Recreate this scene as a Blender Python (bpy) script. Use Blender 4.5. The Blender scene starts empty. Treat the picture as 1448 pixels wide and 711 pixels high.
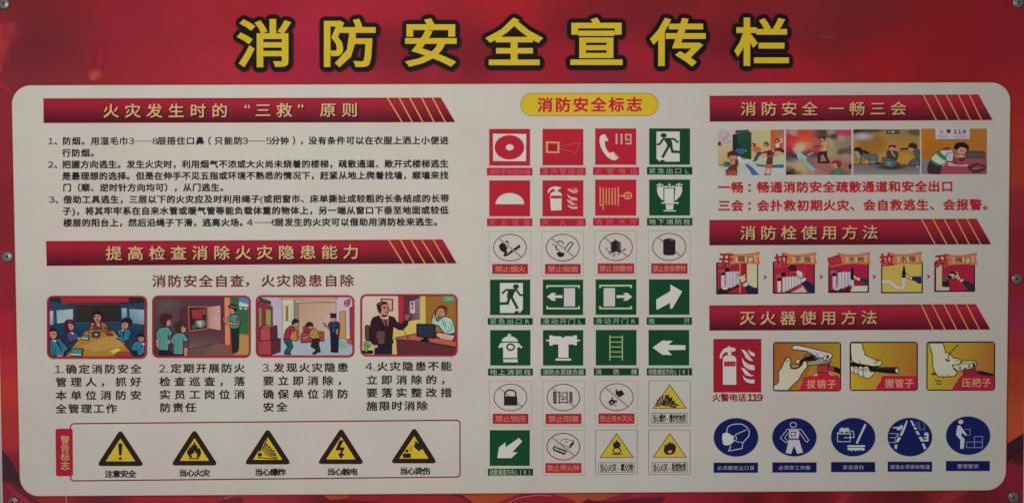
import bpy, math, random
import numpy as np
from mathutils import Matrix, Vector
from mathutils.geometry import tessellate_polygon

S = bpy.context.scene
random.seed(4)
# ------------------------------------------------------------------ camera
# the board lies in the plane y = 0, its centre 1.40 m above the ground; u runs right, v up on the board
BOARD_Z = 1.40
CAM = dict(rx=-0.0292, ry=-0.00696, rz=-0.00421, c=(-0.01812, 0.15032, 2.07271), f=1250.0)


def rotm(rx, ry, rz):
    cx, sx, cy, sy, cz, sz = math.cos(rx), math.sin(rx), math.cos(ry), math.sin(ry), math.cos(rz), math.sin(rz)
    Rx = np.array([[1, 0, 0], [0, cx, -sx], [0, sx, cx]])
    Ry = np.array([[cy, 0, sy], [0, 1, 0], [-sy, 0, cy]])
    Rz = np.array([[cz, -sz, 0], [sz, cz, 0], [0, 0, 1]])
    return Rz @ Ry @ Rx


CR = rotm(CAM['rx'], CAM['ry'], CAM['rz'])
CC = np.array(CAM['c'])
cd = bpy.data.cameras.new('camera')
cam = bpy.data.objects.new('camera', cd)
S.collection.objects.link(cam)
cd.sensor_width = 36
cd.lens = CAM['f'] / 1448 * 36
cd.clip_start = 0.05
cd.clip_end = 60
B = np.array([[1, 0, 0], [0, 0, -1], [0, 1, 0]])       # board axes (u, v, towards viewer) -> world axes
M3 = B @ CR
pos = B @ CC
mw = Matrix([[*M3[0], pos[0]], [*M3[1], pos[1]], [*M3[2], pos[2] + BOARD_Z], [0, 0, 0, 1]])
cam.matrix_world = mw
S.camera = cam

# ------------------------------------------------------------------ light: a soft lamp up and to the left, dim room light
w = bpy.data.worlds.new('World')
S.world = w
w.use_nodes = True
bg = w.node_tree.nodes['Background']
bg.inputs[0].default_value = (0.92, 0.97, 1.0, 1)
bg.inputs[1].default_value = 0.15


def lamp(name, loc, target, size, power, col):
    d = bpy.data.lights.new(name, 'AREA')
    d.shape = 'RECTANGLE'
    d.size, d.size_y = size
    d.energy = power
    d.color = col
    o = bpy.data.objects.new(name, d)
    S.collection.objects.link(o)
    o.location = loc
    o.rotation_euler = (Vector(target) - Vector(loc)).to_track_quat('-Z', 'Y').to_euler()
    return o


lamp('ceiling_lamp', (-0.68, -2.35, 2.15), (0.02, 0, 1.42), (1.2, .8), 35.8, (1.0, 0.945, 0.86))
S.view_settings.view_transform = 'Standard'
S.view_settings.look = 'None'
S.view_settings.exposure = 0
S.view_settings.gamma = 1


# ------------------------------------------------------------------ measuring: a point of the photograph -> a point of the board
def uv(px, py):
    d = CR @ np.array([(px - 724) / CAM['f'], -(py - 355.5) / CAM['f'], -1.0])
    t = -CC[2] / d[2]
    p = CC + t * d
    return p[0], p[1]


def lin(c):
    c = c / 255.0
    return c / 12.92 if c <= 0.04045 else ((c + 0.055) / 1.055) ** 2.4


def ill(x, y):
    """how much light reaches this place of the board in the photograph (measured on its white ground), so that an ink's own colour can be told from it"""
    a, b = (min(max(x, 0), 1448) - 724) / 724, (min(max(y, 0), 711) - 355) / 355
    return (0.3846 - 0.0528 * a - 0.0233 * b - 0.0385 * a * a - 0.0321 * b * b + 0.0231 * a * b) / 0.70


def ink(h, x=700, y=300):
    h = h.lstrip('#')
    r, g, b = (lin(int(h[i:i + 2], 16)) for i in (0, 2, 4))
    k = ill(x, y)
    c = (r / k / 1.02, g / k, b / k / .93)
    m = max(1.0, max(c) / .84)
    return tuple(v / m for v in c)


# ------------------------------------------------------------------ materials
def nodes(name):
    m = bpy.data.materials.new(name)
    m.use_nodes = True
    nt = m.node_tree
    return m, nt, nt.nodes['Principled BSDF']


def N(nt, t, **kw):
    n = nt.nodes.new(t)
    for k, v in kw.items():
        setattr(n, k, v)
    return n


def make_ink(name, soft=False):
    m, nt, p = nodes(name)
    at = N(nt, 'ShaderNodeAttribute', attribute_name='ink')
    tc = N(nt, 'ShaderNodeTexCoord')
    n1 = N(nt, 'ShaderNodeTexNoise')
    n1.inputs['Scale'].default_value = 520
    n1.inputs['Detail'].default_value = 3
    n2 = N(nt, 'ShaderNodeTexNoise')
    n2.inputs['Scale'].default_value = 7
    n2.inputs['Detail'].default_value = 4
    for n in (n1, n2):
        nt.links.new(tc.outputs['Object'], n.inputs['Vector'])
    r1 = N(nt, 'ShaderNodeMapRange')
    r1.inputs[1].default_value, r1.inputs[2].default_value, r1.inputs[3].default_value, r1.inputs[4].default_value = .25, .75, .90, 1.10
    r2 = N(nt, 'ShaderNodeMapRange')
    r2.inputs[1].default_value, r2.inputs[2].default_value, r2.inputs[3].default_value, r2.inputs[4].default_value = .3, .7, .96, 1.04
    nt.links.new(n1.outputs[0], r1.inputs[0])
    nt.links.new(n2.outputs[0], r2.inputs[0])
    mu = N(nt, 'ShaderNodeMath', operation='MULTIPLY')
    nt.links.new(r1.outputs[0], mu.inputs[0])
    nt.links.new(r2.outputs[0], mu.inputs[1])
    vm = N(nt, 'ShaderNodeVectorMath', operation='SCALE')
    nt.links.new(at.outputs['Color'], vm.inputs[0])
    nt.links.new(mu.outputs[0], vm.inputs['Scale'])
    # faint warm / green drift of the print
    n3 = N(nt, 'ShaderNodeTexNoise')
    n3.inputs['Scale'].default_value = 5.5
    n3.inputs['Detail'].default_value = 2
    nt.links.new(tc.outputs['Object'], n3.inputs['Vector'])
    cr = N(nt, 'ShaderNodeValToRGB')
    cr.color_ramp.elements[0].position, cr.color_ramp.elements[0].color = .36, (1.035, .968, .985, 1)
    cr.color_ramp.elements[1].position, cr.color_ramp.elements[1].color = .64, (.968, 1.012, .985, 1)
    nt.links.new(n3.outputs[0], cr.inputs[0])
    mx = N(nt, 'ShaderNodeVectorMath', operation='MULTIPLY')
    nt.links.new(vm.outputs[0], mx.inputs[0])
    nt.links.new(cr.outputs[0], mx.inputs[1])
    nt.links.new(mx.outputs[0], p.inputs['Base Color'])
    p.inputs['Roughness'].default_value = .55
    p.inputs['Specular IOR Level'].default_value = .05
    bn = N(nt, 'ShaderNodeTexNoise')
    bn.inputs['Scale'].default_value = 2.6
    nt.links.new(tc.outputs['Object'], bn.inputs['Vector'])
    bp = N(nt, 'ShaderNodeBump')
    bp.inputs['Strength'].default_value = .25
    bp.inputs['Distance'].default_value = .01
    nt.links.new(bn.outputs[0], bp.inputs['Height'])
    nt.links.new(bp.outputs[0], p.inputs['Normal'])
    if soft:
        nt.links.new(at.outputs['Alpha'], p.inputs['Alpha'])
    return m


INK = make_ink('printed_ink')
SOFT = make_ink('faded_ink', True)


def plain(name, col, rough=.5, metal=0.0, noise=.08, scale=60):
    m, nt, p = nodes(name)
    tc = N(nt, 'ShaderNodeTexCoord')
    n = N(nt, 'ShaderNodeTexNoise')
    n.inputs['Scale'].default_value = scale
    n.inputs['Detail'].default_value = 6
    nt.links.new(tc.outputs['Object'], n.inputs['Vector'])
    cr = N(nt, 'ShaderNodeValToRGB')
    cr.color_ramp.elements[0].position, cr.color_ramp.elements[1].position = .3, .7
    cr.color_ramp.elements[0].color = (*[c * (1 - noise) for c in col], 1)
    cr.color_ramp.elements[1].color = (*[min(1, c * (1 + noise)) for c in col], 1)
    nt.links.new(n.outputs[0], cr.inputs[0])
    nt.links.new(cr.outputs[0], p.inputs['Base Color'])
    p.inputs['Roughness'].default_value = rough
    p.inputs['Metallic'].default_value = metal
    bp = N(nt, 'ShaderNodeBump')
    bp.inputs['Strength'].default_value = .3
    bp.inputs['Distance'].default_value = .001
    nt.links.new(n.outputs[0], bp.inputs['Height'])
    nt.links.new(bp.outputs[0], p.inputs['Normal'])
    return m


M_WALL = plain('painted_plaster', (.50, .40, .41), .85, 0, .06, 40)
M_CORE = plain('white_board_edge', (.62, .56, .55), .5, 0, .05, 90)
M_SCREW = plain('brushed_steel', (.33, .31, .27), .42, .75, .18, 300)
M_SLOT_SHADOW = plain('dark_slot_and_shadow', (.03, .03, .025), .6, .3, .1, 300)

# ------------------------------------------------------------------ glyphs
GC = {}


def glyph(ch, off=0.0, tube=0.0):
    k = (ch, off, tube)
    if k in GC:
        return GC[k]
    if ch == '—':
        g = ([(0, .36, 0), (1.0, .36, 0), (1.0, .41, 0), (0, .41, 0)], [(0, 1, 2, 3)], 1.0)
        GC[k] = g
        return g
    c = bpy.data.curves.new('g', 'FONT')
    c.body = chr(ord(ch) + 0xFEE0) if ch in '0123456789' else ch
    c.size = 1
    c.resolution_u = 2 if tube < .06 else 3
    if tube:
        c.fill_mode = 'NONE'
        c.bevel_depth = tube
        c.bevel_resolution = 0 if tube < .06 else 2
    else:
        c.offset = off
    o = bpy.data.objects.new('g', c)
    S.collection.objects.link(o)
    me = bpy.data.meshes.new_from_object(o)
    vs = [tuple(v.co) for v in me.vertices]
    fs = [tuple(p.vertices) for p in me.polygons]
    xs = [v[0] for v in vs] or [0, .5]
    if ch in '0123456789':
        x0_, x1_ = min(xs), max(xs)
        vs = [(v[0] - x0_ + .07, v[1], v[2]) for v in vs]
        xs = [x1_ - x0_ + .07]
    adv = 1.0 if ord(ch) > 0x2E80 else max(xs) + .07
    if ch in '“”':
        wd = max(xs) - min(xs)
        dx = (1.0 - wd - .06 if ch == '“' else .06) - min(xs)
        vs = [(v[0] + dx, v[1], v[2]) for v in vs]
        adv = 1.0
    bpy.data.objects.remove(o)
    bpy.data.meshes.remove(me)
    bpy.data.curves.remove(c)
    GC[k] = (vs, fs, adv)
    return GC[k]


def catmull(p, closed, k=5):
    n = len(p)
    out = []
    rng = range(n) if closed else range(n - 1)
    for i in rng:
        if closed:
            a, b, c, d = p[i - 1], p[i], p[(i + 1) % n], p[(i + 2) % n]
        else:
            a, b, c, d = p[max(i - 1, 0)], p[i], p[i + 1], p[min(i + 2, n - 1)]
        for j in range(k):
            t = j / k
            out.append(tuple(.5 * (2 * b[q] + (c[q] - a[q]) * t + (2 * a[q] - 5 * b[q] + 4 * c[q] - d[q]) * t * t + (3 * b[q] - a[q] - 3 * c[q] + d[q]) * t ** 3) for q in (0, 1)))
    if not closed:
        out.append(p[-1])
    return out


def pts(s):
    if not isinstance(s, str):
        return list(s)
    v = [float(t) for t in s.replace(',', ' ').split()]
    return list(zip(v[0::2], v[1::2]))


BASE = 0.0030          # front of the printed film in front of the board's plane
STEP = 0.00003         # each ink lies a hair above the one below


class Level:
    def __init__(s, z=BASE):
        s.z = z

    def next(s):
        s.z += STEP
        return s.z


LN = '1c1216'


class Art:
    """one printed piece: flat shapes given in photograph coordinates, each on the ink below it, joined into one mesh"""

    def __init__(s, name, parent, lv, f=(0, 0, 1), label=None):
        s.name, s.parent, s.lv, s.f, s.label = name, parent, lv, f, label
        s.v, s.fc, s.col, s.mi = [], [], [], []
        s.soft = False
        s.clip = None

    def q(s, x, y):
        return s.f[0] + x / s.f[2], s.f[1] + y / s.f[2]

    def add(s, P, faces, cols, z=None, zs=None, soft=False):
        """P photograph-frame points"""
        z = s.lv.next() if z is None else z
        b = len(s.v)
        for i, p in enumerate(P):
            x, y = s.q(*p[:2])
            u, v = uv(x, y)
            if s.name == 'background_artwork':      # the print ends with its board
                u = min(max(u, UL + .0004), UR - .0004)
            s.v.append((u, -(z + (zs[i] if zs else 0)), v + BOARD_Z))
            c = cols[i] if isinstance(cols, list) else cols
            if isinstance(c, str):
                c = ink(c, x, y)
            s.col.append((*c[:3], c[3] if len(c) > 3 else 1.0))
        for f in faces:
            s.fc.append(tuple(b + i for i in f))
            s.mi.append(1 if soft else 0)

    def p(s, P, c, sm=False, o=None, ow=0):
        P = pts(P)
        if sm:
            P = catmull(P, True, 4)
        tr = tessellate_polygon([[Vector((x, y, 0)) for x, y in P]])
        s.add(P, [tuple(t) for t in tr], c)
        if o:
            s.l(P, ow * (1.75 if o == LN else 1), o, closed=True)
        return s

    def l(s, P, w, c, sm=False, closed=False, taper=False):
        P = pts(P)
        if c == LN and not closed:
            w = w * 1.35
        if sm:
            P = catmull(P, closed, 4)
        P = [p for i, p in enumerate(P) if i == 0 or (abs(p[0] - P[i - 1][0]) + abs(p[1] - P[i - 1][1])) > 1e-6]
        n = len(P)
        if closed and abs(P[0][0] - P[-1][0]) + abs(P[0][1] - P[-1][1]) < 1e-6:
            P = P[:-1]
            n -= 1
        L, R = [], []
        for i in range(n):
            a = P[i - 1] if (i > 0 or closed) else None
            b = P[(i + 1) % n] if (i < n - 1 or closed) else None
            d1 = Vector((P[i][0] - a[0], P[i][1] - a[1])).normalized() if a else None
            d2 = Vector((b[0] - P[i][0], b[1] - P[i][1])).normalized() if b else None
            if d1 is None:
                d1 = d2
            if d2 is None:
                d2 = d1
            n1, n2 = Vector((-d1.y, d1.x)), Vector((-d2.y, d2.x))
            m = n1 + n2
            m = m.normalized() if m.length > .2 else n1
            k = w / 2 / max(m.dot(n1), .45)
            if taper:
                k *= max(.15, 1 - i / (n - 1))
            L.append((P[i][0] + m.x * k, P[i][1] + m.y * k))
            R.append((P[i][0] - m.x * k, P[i][1] - m.y * k))
        fs = [(i, i + 1, n + i + 1, n + i) for i in range(n - 1)]
        if closed:
            fs.append((n - 1, 0, n, 2 * n - 1))
        s.add(L + R, fs, c)
        return s

    def ell(s, cx, cy, rx, ry, n=40):
        return [(cx + rx * math.cos(2 * math.pi * i / n), cy + ry * math.sin(2 * math.pi * i / n)) for i in range(n)]

    def e(s, cx, cy, rx, ry, c, o=None, ow=0, n=40):
        return s.p(s.ell(cx, cy, rx, ry, n), c, o=o, ow=ow)

    def ring(s, cx, cy, rx, ry, w, c, n=48):
        return s.l(s.ell(cx, cy, rx, ry, n), w, c, closed=True)

    def rr(s, x0, y0, x1, y1, r, dy=0, n=7):
        """rounded rectangle; dy = how much the right side sits lower than the left"""
        out = []
        for cx, cy, a in ((x1 - r, y0 + r, -90), (x1 - r, y1 - r, 0), (x0 + r, y1 - r, 90), (x0 + r, y0 + r, 180)):
            if r <= 0:
                out.append((cx, cy))
                continue
            for i in range(n + 1):
                t = math.radians(a + 90 * i / n)
                out.append((cx + r * math.cos(t), cy + r * math.sin(t)))
        return [(x, y + dy * (x - x0) / (x1 - x0)) for x, y in out]

    def r(s, x0, y0, x1, y1, c, rad=0, o=None, ow=0, dy=0):
        return s.p(s.rr(x0, y0, x1, y1, rad, dy), c, o=o, ow=ow)

    def g(s, quad, cs, n=12, m=12):
        """quad TL TR BR BL with one colour per corner, blended"""
        quad = pts(quad)
        C = [np.array(ink(c, *s.q(*quad[i]))) if isinstance(c, str) else np.array(c) for i, c in enumerate(cs)]
        P, col = [], []
        for j in range(m + 1):
            for i in range(n + 1):
                a, b = i / n, j / m
                wt = ((1 - a) * (1 - b), a * (1 - b), a * b, (1 - a) * b)
                P.append(tuple(sum(wt[k] * quad[k][d] for k in range(4)) for d in (0, 1)))
                col.append(tuple(sum(wt[k] * C[k] for k in range(4))))
        s.add(P, [(j * (n + 1) + i, j * (n + 1) + i + 1, (j + 1) * (n + 1) + i + 1, (j + 1) * (n + 1) + i) for j in range(m) for i in range(n)], col)
        return s

    def field(s, x0, y0, x1, y1, n, m, cps, sig, streak=0.0, tone=1.0):
        """soft artwork: colours known at some places, blended between them"""
        cp = np.array([c[:2] for c in cps], float)
        cc = np.array([ink(c[2], *s.q(c[0], c[1])) for c in cps]) * tone
        P, col = [], []
        rs = np.random.RandomState(3)
        st = rs.rand(m + 1, 8) - .5
        for j in range(m + 1):
            for i in range(n + 1):
                x, y = x0 + (x1 - x0) * i / n, y0 + (y1 - y0) * j / m
                d2 = ((cp[:, 0] - x) / sig) ** 2 + ((cp[:, 1] - y) / sig * 1.25) ** 2
                wt = np.exp(-.9 * d2) + .002 / (d2 + .3) ** 2
                c = (wt[:, None] * cc).sum(0) / wt.sum()
                if streak:
                    c = c * (1 + streak * float(np.interp(x, np.linspace(x0, x1, 8), st[j])))
                P.append((x, y))
                col.append(tuple(c))
        s.add(P, [(j * (n + 1) + i, j * (n + 1) + i + 1, (j + 1) * (n + 1) + i + 1, (j + 1) * (n + 1) + i) for j in range(m) for i in range(n)], col)
        return s

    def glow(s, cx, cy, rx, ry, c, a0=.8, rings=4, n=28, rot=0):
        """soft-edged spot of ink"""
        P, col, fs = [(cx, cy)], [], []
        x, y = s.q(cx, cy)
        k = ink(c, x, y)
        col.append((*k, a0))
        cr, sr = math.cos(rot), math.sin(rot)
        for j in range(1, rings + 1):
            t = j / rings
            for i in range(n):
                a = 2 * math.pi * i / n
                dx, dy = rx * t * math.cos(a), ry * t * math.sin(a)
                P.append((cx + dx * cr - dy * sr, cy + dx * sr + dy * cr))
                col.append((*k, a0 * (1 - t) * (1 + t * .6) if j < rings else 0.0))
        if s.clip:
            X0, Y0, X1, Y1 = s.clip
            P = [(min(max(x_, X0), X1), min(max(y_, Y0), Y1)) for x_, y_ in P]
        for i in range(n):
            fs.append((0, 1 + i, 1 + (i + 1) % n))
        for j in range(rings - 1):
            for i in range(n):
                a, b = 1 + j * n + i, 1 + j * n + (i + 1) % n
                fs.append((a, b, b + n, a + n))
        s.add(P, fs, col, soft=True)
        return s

    def ch(s, ch, cx, cy, w, h, c, off=0.0, rot=0.0, tube=0.0, z=None, dx=0.5, shear=0.0):
        if off and not tube and ch != '—':
            s.ch(ch, cx, cy, w, h, c, 0, rot, round(off, 3), z, dx, shear)
        vs, fs, adv = glyph(ch, 0.0, tube)
        if tube:
            adv = glyph(ch)[2]
        if not vs:
            return
        ox = adv / 2 if ord(ch) < 0x2E80 and ch not in '“”—' else .5
        cr, sr = math.cos(rot), math.sin(rot)
        P, zs = [], []
        for x, y, q in vs:
            X, Y = (x - ox) * w, -(y - .38) * h
            X += shear * -Y
            P.append((cx + X * cr - Y * sr, cy + X * sr + Y * cr))
            zs.append(q * .0012 if tube else 0)
        s.add(P, fs, c, z=z, zs=zs if tube else None)

    def row(s, t, c0, c1, y, w, h, c, off=0.0, y1=None, sh=None, tube=0.0, shift=(0, 0)):
        """characters with centres spread evenly from c0 to c1"""
        z = s.lv.next()
        n = len(t)
        for i, k in enumerate(t):
            if k == ' ':
                continue
            a = i / max(n - 1, 1)
            s.ch(k, c0 + (c1 - c0) * a + shift[0], y + ((y1 if y1 is not None else y) - y) * a + shift[1], w, h, c, off, z=z, tube=tube)
        return s

    def chars(s, name, t, c0, c1, y, w, h, c, off=0.0, y1=None, shadow=None, z=None):
        """like row, each character an object of its own under s.parent"""
        z = z or s.lv.next()
        n = len(t)
        for i, k in enumerate(t):
            if k == ' ':
                continue
            a_ = i / max(n - 1, 1)
            q_ = Art(name, s.parent, Level(z), s.f)
            X, Y = c0 + (c1 - c0) * a_, y + ((y1 if y1 is not None else y) - y) * a_
            if shadow:
                q_.ch(k, X + 1.1, Y + 1.2, w, h, shadow, .028, z=z - .00006)
            q_.ch(k, X, Y, w, h, c, off, z=z)
            q_.done()
        return s

    def line(s, t, x0, x1, y, w, h, c, off=0.0, rot=0.0):
        """characters with their own advance, tracked to run from x0 to x1"""
        z = s.lv.next()
        ad = [glyph(k)[2] if k != ' ' else .4 for k in t]
        tot = sum(ad) * w
        tr = (x1 - x0 - tot) / max(len(t) - 1, 1)
        x = x0
        for k, a in zip(t, ad):
            if k != ' ':
                s.ch(k, x + a * w / 2, y + math.tan(rot) * (x - x0), w, h, c, off, z=z)
            x += a * w + tr
        return s

    def done(s):
        me = bpy.data.meshes.new(s.name)
        me.from_pydata(s.v, [], s.fc)
        at = me.color_attributes.new('ink', 'FLOAT_COLOR', 'POINT')
        at.data.foreach_set('color', np.array(s.col, np.float32).ravel())
        me.materials.append(INK)
        if any(s.mi):
            me.materials.append(SOFT)
        me.polygons.foreach_set('material_index', s.mi)
        # every face looks at the viewer (-y)
        me.calc_loop_triangles()
        import bmesh
        bm = bmesh.new()
        bm.from_mesh(me)
        fl = [f for f in bm.faces if f.normal.y > 0]
        bmesh.ops.reverse_faces(bm, faces=fl)
        bm.to_mesh(me)
        bm.free()
        o = bpy.data.objects.new(s.name, me)
        S.collection.objects.link(o)
        o.parent = s.parent
        if s.label:
            o['label'] = s.label
        return o


def box_mesh(x0, x1, y0, y1, z0, z1, bev=0.0):
    import bmesh
    bm = bmesh.new()
    bmesh.ops.create_cube(bm, size=1)
    for v in bm.verts:
        v.co = ((x0 + x1) / 2 + v.co.x * (x1 - x0), (y0 + y1) / 2 + v.co.y * (y1 - y0), (z0 + z1) / 2 + v.co.z * (z1 - z0))
    if bev:
        bmesh.ops.bevel(bm, geom=bm.edges[:], offset=bev, segments=2, affect='EDGES')
    me = bpy.data.meshes.new('m')
    bm.to_mesh(me)
    bm.free()
    return me


def mesh_obj(name, me, mat, parent=None):
    me.name = name
    me.materials.append(mat)
    o = bpy.data.objects.new(name, me)
    S.collection.objects.link(o)
    o.parent = parent
    return o


# ------------------------------------------------------------------ the wall behind
wall = mesh_obj('wall', box_mesh(-4, 4, .045, .20, -.1, 3.4), M_WALL)
wall['kind'] = 'structure'

# ------------------------------------------------------------------ the board
board = bpy.data.objects.new('notice_board', None)
S.collection.objects.link(board)
board.location = (0, 0, 0)
board['label'] = 'large red and white printed fire safety notice board screwed flat to the wall'
board['category'] = 'notice board'
UL, UR = uv(4.5, 690)[0], uv(1445.9, 680)[0]
VT, VB = uv(724, -6)[1] + BOARD_Z, uv(724, 716)[1] + BOARD_Z
RIM = .0056
mesh_obj('backing_sheet', box_mesh(UL - RIM, UR + RIM, -.0012, .0115, VB - RIM, VT + RIM, .0008), M_CORE, board)
mesh_obj('printed_film', box_mesh(UL, UR, -.0026, -.0013, VB, VT, .0003), plain('film', (.22, .03, .04), .5, 0, .05), board)

lv = Level(.0028)
RED = [
    (0, 0, '6a2428'), (30, 0, '6e2429'), (0, 28, '742830'), (40, 20, '6c2428'), (35, 40, '68242a'), (60, 30, '6c2428'), (50, 70, '602226'), (90, 75, '652428'), (110, 50, '70262a'),
    (30, 85, '66242a'), (20, 103, '782a32'), (60, 103, '78262e'), (100, 108, '7e2630'), (120, 15, '7a2028'), (150, 60, '82202c'), (118, 85, '74242c'), (180, 30, '86202e'), (200, 15, '821f2c'),
    (250, 20, '8a222e'), (180, 100, '8c242e'), (230, 90, '8e242e'), (300, 100, '962630'), (300, 40, '8c222c'), (330, 15, '8c2028'), (230, 55, '88222e'), (400, 10, '86202c'), (430, 40, '9a2035'),
    (425, 80, '8c1e36'), (350, 110, '942534'), (500, 5, '942030'), (560, 10, '901e2c'), (640, 15, '8a1e26'), (700, 6, '961d24'), (410, 108, '922034'), (490, 110, '8a2230'), (550, 60, '701c26'),
    (620, 110, '85202c'), (664, 35, '7a1c26'), (664, 75, '6a1a22'), (730, 108, '84202a'), (740, 12, '921e24'), (790, 10, '861e24'), (785, 70, '8c1d28'), (800, 35, '641a22'), (860, 14, '701c22'),
    (900, 35, '681c24'), (900, 75, '8a202c'), (860, 108, '76202e'), (950, 10, '6a1e24'), (1000, 8, '7a1e22'), (1018, 60, '661c22'), (1000, 108, '80202a'), (1060, 8, '6c1e20'), (1130, 15, '6c2024'),
    (1150, 50, '6a2024'), (1170, 68, '621c20'), (1220, 20, '602020'), (1200, 48, '601c20'), (1280, 20, '621c1e'), (1240, 35, '5e1a1e'), (1320, 8, '701a1e'), (1130, 100, '861c24'), (1150, 112, '8a1c28'),
    (1190, 86, '7c1c22'), (1240, 62, '7c1a20'), (1250, 95, '84191f'), (1280, 55, '7c1a20'), (1310, 35, '74181e'), (1340, 60, '74181e'), (1400, 40, '72181f'), (1440, 30, '6c1820'), (1420, 70, '701820'),
    (1350, 105, '741c20'), (1440, 110, '7a1c22'), (1200, 112, '801c24'),
    (5, 140, '7c2630'), (8, 200, '7e242e'), (8, 300, '78222a'), (10, 400, '82202e'), (12, 480, '8e222e'), (14, 520, '962a30'), (16, 560, '9c3028'), (18, 600, '96302a'), (4, 600, '862830'),
    (10, 668, '6c222e'), (12, 690, '762434'), (30, 712, '70202e'), (60, 704, '782428'), (85, 706, '802428'), (120, 704, '5c2028'), (160, 704, '5c2028'), (195, 704, '84202e'), (240, 704, '86202e'), (300, 704, '86202e'), (325, 710, '7a2430'),
    (360, 702, '8a2430'), (420, 704, '7e2030'), (440, 710, '5a1c24'), (520, 700, '7e1e28'), (560, 708, '7a1e26'), (620, 704, '7e1e28'), (700, 706, '7a1e28'), (760, 704, '781c28'), (900, 700, '7a1c2c'),
    (960, 704, '7e1c2a'), (1000, 704, '74182a'), (1040, 700, '701620'), (1068, 710, '3e1212'), (1090, 700, '721a20'), (1130, 708, '5a1418'), (1160, 700, '5e181e'), (1200, 697, '741e28'), (1220, 706, '5a161e'),
    (1280, 704, '52161c'), (1340, 697, '6c1c24'), (1380, 704, '56161e'), (1400, 697, '541a1e'), (1440, 706, '621a26'),
    (1435, 140, '7c1e22'), (1432, 190, '80241f'), (1431, 235, '802c20'), (1434, 300, '722028'), (1434, 340, '6a1c22'), (1434, 400, '701c24'), (1434, 450, '702036'), (1436, 480, '7a2228'),
    (1434, 540, '80301f'), (1434, 580, '8a3c22'), (1432, 605, '903e24'), (1434, 655, '5e1a26'), (1430, 672, '701c28'), (1442, 690, '641a26')]
a = Art('background_artwork', board, lv)
a.field(-14, -8, 1462, 132, 300, 34, RED, 34, tone=.95)
a.field(-14, 132, 70, 720, 22, 120, RED, 24)
a.field(1385, 132, 1462, 720, 20, 120, RED, 24)
a.field(70, 672, 1385, 720, 260, 10, RED, 20)
# light wedge and streaks at the left
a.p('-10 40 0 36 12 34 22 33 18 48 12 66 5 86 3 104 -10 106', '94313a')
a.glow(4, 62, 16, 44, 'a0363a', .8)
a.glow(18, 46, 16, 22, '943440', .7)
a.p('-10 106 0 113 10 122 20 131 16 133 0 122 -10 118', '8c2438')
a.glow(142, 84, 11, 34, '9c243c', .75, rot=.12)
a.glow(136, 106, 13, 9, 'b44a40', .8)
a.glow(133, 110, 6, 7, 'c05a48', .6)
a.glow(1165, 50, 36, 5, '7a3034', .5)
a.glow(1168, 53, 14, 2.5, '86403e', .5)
# lower left: dark fold over the orange, pink streak
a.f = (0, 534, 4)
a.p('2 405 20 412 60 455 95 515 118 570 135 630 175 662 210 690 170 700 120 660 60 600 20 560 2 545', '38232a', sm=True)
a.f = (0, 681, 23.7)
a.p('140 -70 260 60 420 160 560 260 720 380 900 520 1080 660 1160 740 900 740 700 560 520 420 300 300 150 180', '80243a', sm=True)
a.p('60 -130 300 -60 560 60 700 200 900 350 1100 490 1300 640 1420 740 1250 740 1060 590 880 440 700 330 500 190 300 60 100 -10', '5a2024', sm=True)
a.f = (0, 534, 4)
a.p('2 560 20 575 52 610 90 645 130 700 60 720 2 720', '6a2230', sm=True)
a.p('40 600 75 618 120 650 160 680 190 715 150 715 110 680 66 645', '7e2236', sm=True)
# lower right: dark fold
a.f = (0, 0, 1)
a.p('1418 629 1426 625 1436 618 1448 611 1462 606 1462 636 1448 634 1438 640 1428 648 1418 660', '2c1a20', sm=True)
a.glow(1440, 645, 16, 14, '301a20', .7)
# swirls along the bottom
a.p('446 695 500 695 492 702 470 708 462 702', '8a3826')
a.p('448 694 470 707 476 708 466 712 452 700 440 695', '5a1c24')
a.p('434 711 452 706 480 705 500 706 530 708 560 716 430 716', '5a1a20', sm=True)
a.p('640 694 745 693 735 697 712 706 700 711 690 712 668 712 660 704', '8c3a26')
a.p('628 694 646 694 662 704 672 713 662 713 652 703', '5e1c24', sm=True)
a.l('715 713 726 706 738 702 760 699 780 700', 1.2, 'a05058', sm=True)
a.p('782 694 886 692 872 699 858 704 840 708 830 706 822 713 806 704', '8a3a26', sm=True)
a.p('824 716 830 705 838 706 862 708 880 705 912 703 940 702 932 713 930 718', '4c1a20', sm=True)
a.l('892 700 915 697 935 695', 1.0, '8a2a3a', sm=True)
a.p('308 712 314 706 328 703 345 704 338 712', '5c2028', sm=True)
a.l('318 704 330 700 345 699', 1, 'a04a54', sm=True)
a.p('1180 694 1205 694 1200 700 1192 712 1180 712 1188 702', '7a2028', sm=True)
a.p('1340 694 1372 691 1352 702 1335 712 1322 712', '782028', sm=True)
a.done()

# white printed field with its thin warm line
lv = Level(BASE + .0026)
PAN = [(18.2, 121.6), (1426.8, 117.4), (1420.2, 691.3), (30.5, 699.9)]


def bil(s, t):
    return tuple((1 - s) * (1 - t) * PAN[0][k] + s * (1 - t) * PAN[1][k] + s * t * PAN[2][k] + (1 - s) * t * PAN[3][k] for k in (0, 1))


def panel_outline(grow=0.0, r=23.0):
    out = []
    W, H = 1400.0, 577.0
    for cx, cy, an in ((W - r, r, -90), (W - r, H - r, 0), (r, H - r, 90), (r, r, 180)):
        for i in range(13):
            t = math.radians(an + 90 * i / 12)
            x, y = cx + (r + grow) * math.cos(t), cy + (r + grow) * math.sin(t)
            out.append(bil(x / W, y / H))
    return out


a = Art('white_field', board, lv)
a.p(panel_outline(1.3, 27), '4a1618')
a.p(panel_outline(.3, 27), 'b88e6c')
a.p(panel_outline(-.9, 27), (.735, .70, .655))
a.done()
LV0 = lv.z + STEP


def fresh():
    return Level(LV0)


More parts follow.
